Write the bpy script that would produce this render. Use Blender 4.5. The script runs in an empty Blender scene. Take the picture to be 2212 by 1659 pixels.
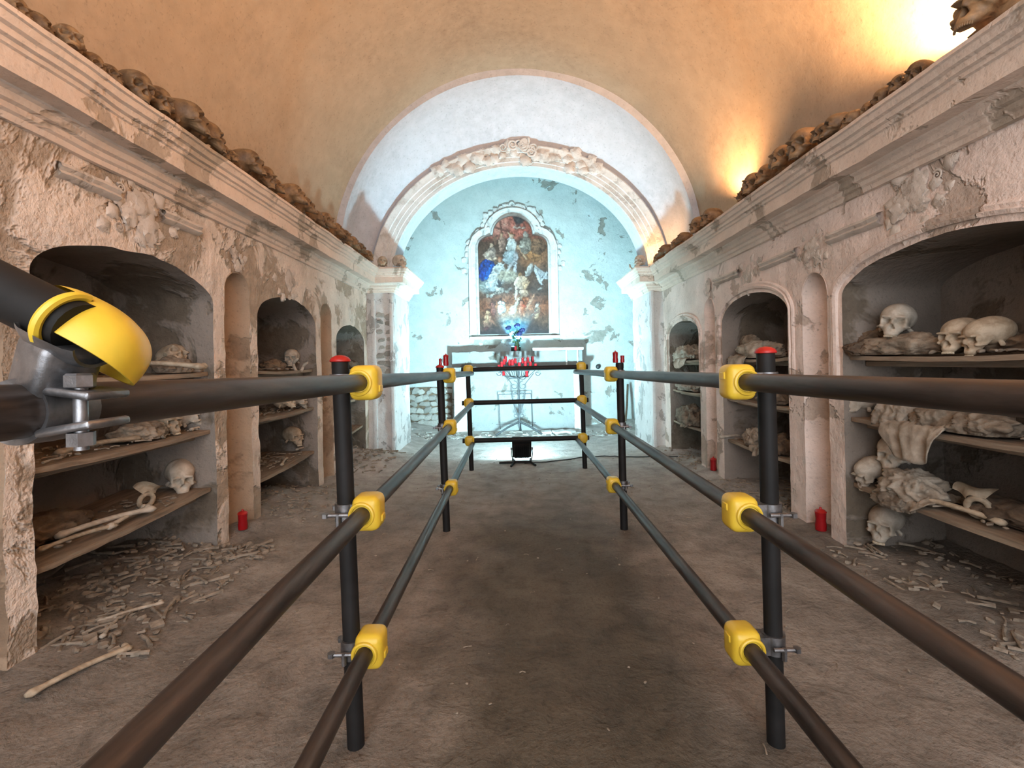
import bpy, bmesh, math, random
import numpy as np
from mathutils import Vector, Matrix, noise

random.seed(7)
S = bpy.context.scene
C = S.collection
PI = math.pi

# ------------------------------------------------------------------ camera, world, exposure
EYE = 1.1
cam_d = bpy.data.cameras.new('camera')
cam_d.sensor_width = 36.0
cam_d.lens = 36.0 * 1000.0 / 2212.0
cam_d.shift_x = -3.0 / 2212.0
cam_d.shift_y = -44.5 / 2212.0
cam_d.clip_start = 0.02
cam = bpy.data.objects.new('camera', cam_d)
C.objects.link(cam)
cam.matrix_world = Matrix.Translation((0, 0, EYE)) @ Matrix.Rotation(PI / 2, 4, 'X') @ Matrix.Rotation(-0.02, 4, 'Z')
S.camera = cam

world = bpy.data.worlds.new('World')
S.world = world
world.use_nodes = True
bg = world.node_tree.nodes['Background']
bg.inputs['Color'].default_value = (0.91, 0.95, 1.0, 1)
bg.inputs['Strength'].default_value = 3.3

S.view_settings.view_transform = 'Standard'
S.view_settings.look = 'None'
S.view_settings.exposure = 0.85
S.view_settings.gamma = 1.0
S.view_settings.use_curve_mapping = False
S.cycles.max_bounces = 5
S.cycles.diffuse_bounces = 4
S.cycles.glossy_bounces = 3
S.cycles.transmission_bounces = 4
S.cycles.caustics_reflective = False
S.cycles.caustics_refractive = False
S.cycles.adaptive_threshold = 0.06

REAR = -2.6       # the room is open to daylight at its entrance behind the camera


def light(name, kind, loc, energy, color, rot=None, **kw):
    l = bpy.data.lights.new(name, kind)
    l.energy = energy
    l.color = color
    for k, v in kw.items():
        setattr(l, k, v)
    o = bpy.data.objects.new(name, l)
    C.objects.link(o)
    o.location = loc
    if rot is not None:
        o.rotation_euler = rot
    return o


po = light('entrance_daylight_portal', 'AREA', (0.05, REAR, 2.3), 1.0, (1, 1, 1), (PI / 2, 0, 0), shape='RECTANGLE', size=4.4, size_y=4.6)
po.data.cycles.is_portal = True

# ------------------------------------------------------------------ helpers


def at(px, py, Y):
    x = px - 1109; y = py - 785
    x, y = x - .02 * y, y + .02 * x
    return Vector((x * Y / 1000, Y, EYE - y * Y / 1000))


def atX(px, py, X):
    x = px - 1109; y = py - 785
    x, y = x - .02 * y, y + .02 * x
    Y = X * 1000 / x
    return Vector((X, Y, EYE - y * Y / 1000))


def nz(x, y, z=0.0, s=1.0, o=3):
    return noise.fractal(Vector((x * s, y * s, z * s)), 1.0, 2.0, o)


def lerp(a, b, t):
    return a + (b - a) * t


def sstep(a, b, x):
    t = max(0.0, min(1.0, (x - a) / (b - a)))
    return t * t * (3 - 2 * t)


class MB:
    def __init__(self):
        self.v = []; self.f = []

    def add(self, vs, fs):
        n = len(self.v)
        self.v += [tuple(v) for v in vs]
        self.f += [tuple(i + n for i in f) for f in fs]
        return self

    def xf(self, M):
        self.v = [tuple(M @ Vector(v)) for v in self.v]
        return self

    def box(self, c, s, M=None):
        vs = [Vector((c[0] + sx * s[0] / 2, c[1] + sy * s[1] / 2, c[2] + sz * s[2] / 2)) for sx in (-1, 1) for sy in (-1, 1) for sz in (-1, 1)]
        if M is not None:
            vs = [M @ v for v in vs]
        return self.add(vs, [(0, 1, 3, 2), (4, 6, 7, 5), (0, 4, 5, 1), (2, 3, 7, 6), (0, 2, 6, 4), (1, 5, 7, 3)])

    def rbox(self, c, s, r=.008, seg=2, M=None):
        bm = bmesh.new()
        bmesh.ops.create_cube(bm, size=1.0)
        bmesh.ops.scale(bm, vec=s, verts=bm.verts)
        bmesh.ops.bevel(bm, geom=bm.edges[:], offset=r, segments=seg, profile=.5, affect='EDGES')
        bm.verts.index_update()
        vs = [v.co + Vector(c) for v in bm.verts]
        if M is not None:
            vs = [M @ v for v in vs]
        self.add(vs, [tuple(v.index for v in f.verts) for f in bm.faces])
        bm.free()
        return self

    def tube(self, pts, r, n=12, cap=True, closed=False):
        pts = [Vector(p) for p in pts]
        m = len(pts)
        rs = r if isinstance(r, (list, tuple)) else [r] * m
        base = len(self.v)
        up = None
        for i, p in enumerate(pts):
            a = pts[i - 1] if (i > 0 or closed) else p
            b = pts[(i + 1) % m] if (i < m - 1 or closed) else p
            d = (b - a).normalized()
            if up is None:
                up = Vector((0, 0, 1)) if abs(d.z) < .9 else Vector((1, 0, 0))
            u = (up - d * up.dot(d))
            u = u.normalized() if u.length > 1e-6 else d.orthogonal().normalized()
            up = u
            w = d.cross(u)
            for k in range(n):
                t = 2 * PI * k / n
                self.v.append(tuple(p + (u * math.cos(t) + w * math.sin(t)) * rs[i]))
        for i in range(m if closed else m - 1):
            j = (i + 1) % m
            for k in range(n):
                k2 = (k + 1) % n
                self.f.append((base + i * n + k, base + i * n + k2, base + j * n + k2, base + j * n + k))
        if cap and not closed:
            self.f.append(tuple(base + k for k in reversed(range(n))))
            self.f.append(tuple(base + (m - 1) * n + k for k in range(n)))
        return self

    def lathe(self, prof, c=(0, 0, 0), n=20, M=None):
        base = len(self.v)
        for (r, z) in prof:
            for k in range(n):
                t = 2 * PI * k / n
                p = Vector((c[0] + r * math.cos(t), c[1] + r * math.sin(t), c[2] + z))
                self.v.append(tuple(M @ p if M is not None else p))
        for i in range(len(prof) - 1):
            for k in range(n):
                k2 = (k + 1) % n
                self.f.append((base + i * n + k, base + i * n + k2, base + (i + 1) * n + k2, base + (i + 1) * n + k))
        self.f.append(tuple(base + k for k in reversed(range(n))))
        self.f.append(tuple(base + (len(prof) - 1) * n + k for k in range(n)))
        return self

    def ell(self, c, r, n=10, m=6, M=None, disp=0, seed=0):
        prof = []
        base = len(self.v)
        for i in range(m + 1):
            a = -PI / 2 + PI * i / m
            for k in range(n):
                t = 2 * PI * k / n
                q = Vector((math.cos(a) * math.cos(t), math.cos(a) * math.sin(t), math.sin(a)))
                f = 1 + (disp * noise.noise(q * 1.7 + Vector((seed, 0, 0))) if disp else 0)
                p = Vector((q.x * r[0] * f, q.y * r[1] * f, q.z * r[2] * f))
                if M is not None:
                    p = M @ p
                self.v.append(tuple(p + Vector(c)))
        for i in range(m):
            for k in range(n):
                k2 = (k + 1) % n
                self.f.append((base + i * n + k, base + i * n + k2, base + (i + 1) * n + k2, base + (i + 1) * n + k))
        return self

    def grid(self, P):
        """P: rows of points"""
        R = len(P); Q = len(P[0]); base = len(self.v)
        for row in P:
            self.v += [tuple(p) for p in row]
        for i in range(R - 1):
            for j in range(Q - 1):
                self.f.append((base + i * Q + j, base + i * Q + j + 1, base + (i + 1) * Q + j + 1, base + (i + 1) * Q + j))
        return self

    def mesh(self, name, mat, smooth=None):
        me = bpy.data.meshes.new(name)
        me.from_pydata(self.v, [], self.f)
        me.update()
        if mat is not None:
            me.materials.append(mat)
        if smooth is not None:
            me.polygons.foreach_set('use_smooth', [True] * len(me.polygons))
            if smooth < 170:
                try:
                    me.set_sharp_from_angle(angle=math.radians(smooth))
                except Exception:
                    pass
        return me

    def build(self, name, mat, parent=None, smooth=35, loc=None, rot=None):
        return obj(name, self.mesh(name, mat, smooth), parent, loc, rot)


def obj(name, me, parent=None, loc=None, rot=None, scale=None):
    o = bpy.data.objects.new(name, me)
    C.objects.link(o)
    if parent is not None:
        o.parent = parent
    if loc is not None:
        o.location = loc
    if rot is not None:
        o.rotation_euler = rot
    if scale is not None:
        o.scale = scale if not isinstance(scale, (int, float)) else (scale,) * 3
    return o


def tag(o, label=None, cat=None, group=None, kind=None):
    if label: o['label'] = label
    if cat: o['category'] = cat
    if group: o['group'] = group
    if kind: o['kind'] = kind
    return o


def empty(name, loc=(0, 0, 0), rot=(0, 0, 0)):
    o = bpy.data.objects.new(name, None)
    C.objects.link(o)
    o.location = loc
    o.rotation_euler = rot
    o.empty_display_size = .05
    return o


def struct(mb, name, mat, smooth=35, parent=None):
    o = mb.build(name, mat, parent, smooth)
    if parent is None:
        o['kind'] = 'structure'
    return o


# ------------------------------------------------------------------ materials


class NT:
    def __init__(self, name):
        self.m = bpy.data.materials.new(name)
        self.m.use_nodes = True
        self.t = self.m.node_tree
        self.b = self.t.nodes['Principled BSDF']
        self.pos = None

    def n(self, typ, **kw):
        nd = self.t.nodes.new(typ)
        for k, v in kw.items():
            setattr(nd, k, v)
        return nd

    def link(self, a, b):
        self.t.links.new(a, b)

    def coords(self, mode):
        if mode == 'world':
            return self.n('ShaderNodeNewGeometry').outputs['Position']
        return self.n('ShaderNodeTexCoord').outputs['Object']

    def noise(self, co, scale, detail=4, rough=.55, dist=0.0, sx=None):
        nd = self.n('ShaderNodeTexNoise')
        nd.inputs['Scale'].default_value = scale
        nd.inputs['Detail'].default_value = detail
        nd.inputs['Roughness'].default_value = rough
        nd.inputs['Distortion'].default_value = dist
        if sx is not None:
            mp = self.n('ShaderNodeMapping')
            mp.inputs['Scale'].default_value = sx
            self.link(co, mp.inputs['Vector'])
            co = mp.outputs['Vector']
        self.link(co, nd.inputs['Vector'])
        return nd.outputs['Fac']

    def ramp(self, fac, stops, interp='LINEAR'):
        r = self.n('ShaderNodeValToRGB')
        r.color_ramp.interpolation = interp
        el = r.color_ramp.elements
        while len(el) < len(stops):
            el.new(0.5)
        for e, (p, c) in zip(el, stops):
            e.position = p
            e.color = (c[0], c[1], c[2], 1) if isinstance(c, (tuple, list)) else (c, c, c, 1)
        self.link(fac, r.inputs['Fac'])
        return r.outputs['Color']

    def mix(self, fac, a, b, mode='MIX'):
        m = self.n('ShaderNodeMix', data_type='RGBA', blend_type=mode)
        for sock, v in ((m.inputs['Factor'], fac), (m.inputs['A'], a), (m.inputs['B'], b)):
            if isinstance(v, (int, float)):
                sock.default_value = v
            elif isinstance(v, (tuple, list)):
                sock.default_value = (v[0], v[1], v[2], 1)
            else:
                self.link(v, sock)
        return m.outputs['Result']

    def math(self, op, a, b=None):
        m = self.n('ShaderNodeMath', operation=op)
        for i, v in enumerate((a, b)):
            if v is None: continue
            if isinstance(v, (int, float)):
                m.inputs[i].default_value = v
            else:
                self.link(v, m.inputs[i])
        return m.outputs[0]

    def bump(self, h, strength=.5, dist=.01):
        b = self.n('ShaderNodeBump')
        b.inputs['Strength'].default_value = strength
        b.inputs['Distance'].default_value = dist
        self.link(h, b.inputs['Height'])
        self.link(b.outputs['Normal'], self.b.inputs['Normal'])

    def set(self, color=None, rough=.8, metal=0.0, spec=None):
        if color is not None:
            if isinstance(color, (tuple, list)):
                self.b.inputs['Base Color'].default_value = (color[0], color[1], color[2], 1)
            else:
                self.link(color, self.b.inputs['Base Color'])
        if isinstance(rough, (int, float)):
            self.b.inputs['Roughness'].default_value = rough
        else:
            self.link(rough, self.b.inputs['Roughness'])
        self.b.inputs['Metallic'].default_value = metal
        if spec is not None:
            self.b.inputs['Specular IOR Level'].default_value = spec
        return self.m


def plaster(name, c1, c2, c3, th=(.5, .54), pscale=2.2, bdist=.02, stain=(.55, 1.0), fine=55):
    """c1 sound plaster, c2 exposed undercoat in peeled patches, c3 mould stain"""
    t = NT(name)
    co = t.coords('world')
    patch = t.ramp(t.noise(co, pscale, 5, .62, .4), [(th[0], 0.0), (th[1], 1.0)])
    blot = t.noise(co, 5.5, 4, .62, .3)
    col = t.mix(t.ramp(blot, [(.35, 0.0), (.7, 1.0)]), c1, tuple(x * .86 for x in c1))
    und = t.mix(t.ramp(t.noise(co, 13, 3, .6), [(.3, 0.0), (.7, 1.0)]), c2, tuple(x * .68 for x in c2))
    col = t.mix(patch, col, und)
    col = t.mix(t.ramp(t.noise(co, 1.1, 4, .6, .5), [(stain[0], 0.0), (stain[1], .8)]), col, c3)
    speck = t.ramp(t.noise(co, fine, 2, .7), [(.24, 0.45), (.42, 1.0)])
    col = t.mix(.45, col, speck, 'MULTIPLY')
    h = t.math('SUBTRACT', t.math('ADD', t.math('MULTIPLY', t.noise(co, 9, 5, .64), .9), t.math('MULTIPLY', t.noise(co, fine, 2, .6), .16)), t.math('MULTIPLY', patch, .45))
    t.bump(h, .8, bdist)
    return t.set(col, .92, spec=.2)


M = {}
M['wallL'] = plaster('plaster_peeling', (.78, .65, .55), (.48, .375, .285), (.30, .245, .185), (.49, .54), 2.6, .04, (.44, .74))
M['wallR'] = plaster('plaster_pink', (.80, .66, .585), (.55, .44, .365), (.36, .295, .235), (.54, .57), 2.4, .025, (.50, .82))
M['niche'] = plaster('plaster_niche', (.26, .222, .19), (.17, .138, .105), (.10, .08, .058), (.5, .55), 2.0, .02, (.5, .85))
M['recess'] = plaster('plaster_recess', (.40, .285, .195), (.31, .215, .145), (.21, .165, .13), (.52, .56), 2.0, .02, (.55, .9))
M['vault'] = plaster('plaster_vault', (.40, .31, .225), (.385, .29, .208), (.345, .268, .19), (.35, .75), 1.0, .004, (.45, .95), 40)
M['lun'] = plaster('plaster_lunette', (.50, .51, .55), (.49, .495, .53), (.46, .46, .48), (.35, .75), 1.0, .004, (.55, .95), 40)
M['cornice'] = plaster('plaster_cornice', (.70, .57, .475), (.47, .38, .30), (.38, .31, .245), (.56, .60), 3.0, .012, (.52, .9))
M['pil'] = plaster('plaster_pilaster', (.62, .60, .58), (.44, .42, .40), (.46, .44, .42), (.55, .58), 4.5, .02, (.55, .95))
M['chancel'] = plaster('plaster_chancel', (.47, .51, .485), (.29, .275, .235), (.38, .40, .37), (.60, .62), 2.3, .02, (.6, .95))
M['stucco'] = plaster('stucco', (.62, .54, .47), (.52, .44, .37), (.42, .36, .30), (.5, .6), 6, .01, (.55, .9))
M['stucco_w'] = plaster('stucco_white', (.62, .60, .57), (.54, .51, .47), (.44, .41, .37), (.5, .6), 6, .01, (.55, .9))
M['altar'] = plaster('altar_plaster', (.25, .26, .25), (.16, .148, .125), (.195, .19, .175), (.60, .63), 3.2, .012, (.6, .95))


def mk_floor():
    t = NT('earth_floor')
    co = t.coords('world')
    a = t.noise(co, 1.3, 5, .62, .4)
    col = t.ramp(a, [(.3, (.17, .146, .122)), (.5, (.255, .22, .186)), (.62, (.335, .294, .253)), (.75, (.41, .365, .318))])
    b = t.noise(co, 7, 6, .68, .3)
    col = t.mix(.75, col, t.ramp(b, [(.28, .42), (.5, .9), (.7, 1.12)]), 'MULTIPLY')
    col = t.mix(.6, col, t.ramp(t.noise(co, 60, 3, .7), [(.28, .4), (.5, 1.0)]), 'MULTIPLY')
    sep = t.n('ShaderNodeSeparateXYZ'); t.link(co, sep.inputs[0])
    wob = t.math('MULTIPLY', t.math('SUBTRACT', t.noise(co, 1.6, 4, .6), .5), .9)
    dist = t.math('ABSOLUTE', t.math('ADD', t.math('SUBTRACT', sep.outputs['X'], .16), wob))
    trod = t.ramp(dist, [(.24, (.42, .41, .36)), (.70, (1, 1, 1))])
    col = t.mix(1.0, col, trod, 'MULTIPLY')
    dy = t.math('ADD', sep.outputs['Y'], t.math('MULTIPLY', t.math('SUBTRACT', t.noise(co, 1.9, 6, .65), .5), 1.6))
    dust = t.n('ShaderNodeMapRange'); dust.inputs['From Min'].default_value = 2.9; dust.inputs['From Max'].default_value = 5.6  # not dust: floodlight glow painted in as paler floor towards the far end
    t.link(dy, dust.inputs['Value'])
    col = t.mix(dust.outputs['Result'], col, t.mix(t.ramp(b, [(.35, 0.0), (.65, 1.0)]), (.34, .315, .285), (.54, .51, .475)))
    h = t.math('ADD', b, t.math('MULTIPLY', t.noise(co, 45, 5, .65), .3))
    t.bump(h, .9, .025)
    return t.set(col, t.ramp(a, [(.4, .7), (.7, .95)]), spec=.25)


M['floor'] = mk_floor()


def mk_obj(name, c1, c2, scale=18, rough=.75, bd=.003, rnd=.35, metal=0.0, sx=None, spec=None):
    t = NT(name)
    co = t.coords('obj')
    col = t.ramp(t.noise(co, scale, 6, .6, .4, sx), [(.32, c2), (.66, c1)])
    if rnd:
        oi = t.n('ShaderNodeObjectInfo')
        col = t.mix(1.0, col, t.ramp(oi.outputs['Random'], [(0, 1 - rnd), (1, 1 + rnd * .4)]), 'MULTIPLY')
    t.bump(t.noise(co, scale * 3, 6, .65, 0, sx), .6, bd)
    return t.set(col, rough, metal, spec)


M['bone'] = mk_obj('bone_old', (.52, .43, .32), (.29, .215, .14), 24, .7)
M['bone_pale'] = mk_obj('bone_dusty', (.57, .51, .43), (.35, .29, .22), 20, .8, rnd=.2)
M['bone_dark'] = mk_obj('bone_dark', (.27, .165, .08), (.10, .055, .025), 22, .6, rnd=.35)
M['frag'] = mk_obj('dusty_fragments', (.36, .30, .235), (.17, .135, .10), 26, .9, .004, .15)
M['teeth'] = mk_obj('teeth', (.62, .55, .42), (.4, .32, .22), 60, .5, .001, .2)
M['rag'] = mk_obj('rag_cloth', (.33, .27, .205), (.12, .088, .06), 16, .95, .008, .35)
M['rag_pale'] = mk_obj('shroud_cloth', (.45, .385, .31), (.21, .165, .12), 14, .95, .008, .2)
M['rag_dark'] = mk_obj('rag_dark', (.20, .14, .09), (.07, .045, .03), 14, .95, .01, .3)
M['wood'] = mk_obj('shelf_wood', (.34, .26, .185), (.17, .12, .08), 7, .85, .004, .25, sx=(6, .5, 6))
M['steel'] = mk_obj('pipe_steel', (.085, .075, .07), (.032, .028, .026), 9, .42, .0006, .1, .55, sx=(3, .6, 3))
M['steel_worn'] = mk_obj('pipe_worn', (.115, .092, .08), (.034, .028, .025), 7, .40, .0008, .1, .6, sx=(4, .5, 4))
M['black'] = mk_obj('black_post', (.014, .013, .013), (.006, .006, .006), 8, .6, .0005, 0, 0, spec=.25)
M['zinc'] = mk_obj('coupler_zinc', (.30, .30, .31), (.14, .14, .145), 30, .38, .001, .15, .85)
M['yellow'] = mk_obj('yellow_plastic', (.72, .50, .045), (.60, .40, .03), 12, .38, .0004, .0)
M['redcap'] = mk_obj('red_plastic', (.42, .012, .010), (.30, .008, .007), 30, .4, .0003, 0)
M['iron'] = mk_obj('wrought_iron', (.03, .032, .034), (.012, .013, .014), 30, .6, .0006, 0, .0)
M['leaf'] = mk_obj('green_leaf', (.045, .085, .03), (.02, .04, .015), 30, .6, .001, .3)
M['flower'] = mk_obj('blue_flower', (.02, .03, .14), (.01, .012, .05), 30, .7, .001, .3)
M['flower_w'] = mk_obj('pale_flower', (.55, .5, .6), (.3, .28, .36), 30, .7, .001, .3)
M['cable'] = mk_obj('black_cable', (.02, .02, .02), (.012, .012, .012), 30, .5, .0003, 0)
M['twig'] = mk_obj('dry_twig', (.12, .08, .05), (.05, .035, .02), 40, .9, .002, .2)
M['stone'] = mk_obj('rubble_stone', (.46, .44, .40), (.28, .26, .22), 16, .9, .008, .35)


def mk_glass_red():
    t = NT('red_votive')
    t.set((.36, .008, .012), .18, 0, .5)
    t.b.inputs['Transmission Weight'].default_value = .25
    t.b.inputs['Subsurface Weight'].default_value = 0.0
    return t.m


M['votive'] = mk_glass_red()


def mk_emit(name, c, s):
    t = NT(name)
    t.set((.8, .8, .8), .4)
    t.b.inputs['Emission Color'].default_value = (*c, 1)
    t.b.inputs['Emission Strength'].default_value = s
    return t.m


M['lamp_warm'] = mk_emit('lamp_warm', (1.0, .66, .22), 40)
M['lamp_cold'] = mk_emit('lamp_cold', (.56, .90, 1.0), 330)
M['lamp_blue'] = mk_emit('lamp_blue', (.15, .6, 1.0), 8)

# ------------------------------------------------------------------ the shell
XL, XR = -1.77, 1.83
ZTL, ZTR = 2.25, 2.20
CX = .09
VR, VZ = 2.11, 2.36
VE = 5.30         # end of the main vault, where the splay towards the arch starts
YL = 6.08          # plane of the lunette wall
YB = 7.9          # chancel back wall


def floor_z(x, y):
    r = 0.0
    if y < 5.6:
        l = sstep(-1.25, -1.95, x) if x < 0 else 0
        r_ = sstep(1.35, 2.0, x) if x > 0 else 0
        m = max(l * .17, r_ * .11)
        m *= .55 + .5 * nz(x, y, 0, 1.3) if m > 0 else 1
        r += max(0, m) * (1 + .25 * nz(x, y, 1, 6))
        # debris fallen out towards the arch
        r += .12 * math.exp(-((x + 1.45) / .35) ** 2 - ((y - 5.1) / .5) ** 2)
    else:
        r += .10 * sstep(-1.2, -1.75, x) + .08 * sstep(1.3, 1.9, x) + .03 * sstep(7.2, 7.7, y)
    r += .012 * nz(x, y, 0, 1.8, 4) + .006 * nz(x, y, 3, 8, 3)
    keep = 1 - .8 * sstep(.95, .6, abs(x - .12))
    return r * keep + (.003 * nz(x, y, 5, 9, 2))


mb = MB()
xs = [-2.55 + i * .035 for i in range(149)]
ys = [REAR + i * .045 for i in range(int((YB + .1 - REAR) / .045) + 2)]
mb.grid([[(x, y, floor_z(x, y)) for x in xs] for y in ys])
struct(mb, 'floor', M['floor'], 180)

# vault
mb = MB()
rows = []
ny = 90
for j in range(ny + 1):
    Y = lerp(REAR, VE, j / ny)
    row = []
    for i in range(4):
        row.append((CX - VR, Y, lerp(2.05, VZ, i / 4)))
    for i in range(73):
        a = PI - PI * i / 72
        r = VR + .016 * nz(math.cos(a) * 2, Y, math.sin(a) * 2, .9, 3)
        row.append((CX + r * math.cos(a), Y, VZ + r * math.sin(a)))
    for i in range(4):
        row.append((CX + VR, Y, lerp(VZ, 2.05, (i + 1) / 4)))
    rows.append(row)
mb.grid(rows)
struct(mb, 'ceiling', M['vault'], 180)

# arch opening curve (ellipse on the lunette wall)
AX, AA, AB, AZ = .115, 1.68, 1.455, 2.23


def arch_pt(a, off=0.0):
    return Vector((AX + (AA + off) * math.cos(a), 0, AZ + (AB + off) * math.sin(a)))


mb = MB()
rows = []
NA = 96
for i in range(NA + 1):
    a = PI - PI * i / NA
    p = arch_pt(a)
    # ray to the vault circle from the circle's centre through same angle
    q = Vector((CX + VR * math.cos(a), 0, VZ + VR * math.sin(a)))
    row = [Vector((p.x, 6.42, p.z)), Vector((p.x, 6.25, p.z)), Vector((p.x, YL, p.z))]
    po_ = arch_pt(a, .26)
    row.append(Vector((po_.x, YL, po_.z)))
    qo = Vector((CX + (VR - .07) * math.cos(a), 0, VZ - .01 + (VR - .07) * math.sin(a)))
    for k in range(1, 13):
        t = k / 12
        w = po_.lerp(qo, t)
        b_ = .10 * math.sin(PI * t)
        w = w + Vector((math.cos(a), 0, math.sin(a))) * b_
        row.append(Vector((w.x, lerp(YL, VE, t) + b_ * .5 + .006 * nz(w.x, w.z, 0, 3), w.z)))
    row.append(Vector((qo.x, VE - .012, qo.z)))
    row.append(Vector((CX + (VR + .05) * math.cos(a), VE - .012, VZ + (VR + .05) * math.sin(a))))
    rows.append(row)
mb.grid(rows)
struct(mb, 'wall_arch', M['lun'], 40)

# pilasters below the arch springing
PLX = (-2.4, -1.44)
PRX = (1.67, 2.5)
PF = 5.62


def noisy_panel(mb, fn, nu, nv):
    mb.grid([[fn(i / nu, j / nv) for i in range(nu + 1)] for j in range(nv + 1)])


pil_o = {}
for side, (xo, xi) in (('left', (PLX[0], PLX[1])), ('right', (PRX[1], PRX[0]))):
    mb = MB()
    s = 1 if side == 'left' else -1

    def jx(z, k):
        return xi + s * (.012 * nz(z * 3, k, 2.1, 1.7, 4) - .02 * max(0, nz(z * 2, 9.3 + k, 0, 2, 3)) ) * (1 if z < 2.1 else 0)
    # front face, inner return, rear return
    noisy_panel(mb, lambda u, v: (lerp(xo, jx(v * 2.3, 0), u), PF + .012 * nz(u * .6, v * 2.3, 4, 5, 4), v * 2.3 - .05), 16, 60)
    noisy_panel(mb, lambda u, v: (jx(v * 2.3, 0) + .008 * nz(u, v * 2.3, 7, 5), lerp(PF, 6.42, u), v * 2.3 - .05), 10, 60)
    noisy_panel(mb, lambda u, v: (lerp(jx(v * 2.3, 0), xo, u), 6.42, v * 2.3 - .05), 4, 4)
    pil_o[side] = struct(mb, 'wall_pilaster_' + side, M['pil'], 60)
    # raised side fillets and a sunk panel on the face
    f = MB()
    w0, w1 = (xi - s * .27, xi - s * .22), (xi - s * .05, xi - s * .005)
    for a, b in (w0, w1):
        f.rbox(((a + b) / 2, PF - .01, 1.0), (abs(b - a), .03, 1.9), .006, 2)
    f.build('pilaster_fillet', M['pil'], pil_o[side])

# chancel shell
mb = MB()
cxl, cxr, cz = -2.45, 2.55, 4.8
noisy_panel(mb, lambda u, v: (lerp(cxl, cxr, u), YB + .012 * nz(u * 5, v * 4.7, 2, 2.5, 4), v * cz - .05), 110, 100)
wb = struct(mb, 'wall_back', M['chancel'], 60)
mb = MB()
mb.grid([[(cxl, 6.42, -.05), (cxl, YB, -.05)], [(cxl, 6.42, cz), (cxl, YB, cz)]])
struct(mb, 'wall_chancel_left', M['chancel'])
mb = MB()
mb.grid([[(cxr, 6.42, -.05), (cxr, YB, -.05)], [(cxr, 6.42, cz), (cxr, YB, cz)]])
struct(mb, 'wall_chancel_right', M['chancel'])
mb = MB()
mb.grid([[(cxl, 6.42, cz - .05), (cxl, YB + .1, cz - .05)], [(cxr, 6.42, cz - .05), (cxr, YB + .1, cz - .05)]])
struct(mb, 'ceiling_chancel', M['chancel'])
# rear side of the arch wall (keeps the chancel closed)
mb = MB()
rows = []
for i in range(49):
    a = PI - PI * i / 48
    p = arch_pt(a)
    X = lerp(cxl, cxr, i / 48)
    rows.append([Vector((p.x, 6.42, p.z)), Vector((p.x if 0 < i < 48 else X, 6.42, cz if 0 < i < 48 else p.z))])
mb.grid(rows)
mb.box(((cxl - 1.57) / 2, 6.43, 3.45), (abs(cxl + 1.57), .02, 2.6))
mb.box(((cxr + 1.795) / 2, 6.43, 3.45), (abs(cxr - 1.795), .02, 2.6))
struct(mb, 'wall_arch_rear', M['chancel'])

# ------------------------------------------------------------------ side walls with niches


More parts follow.
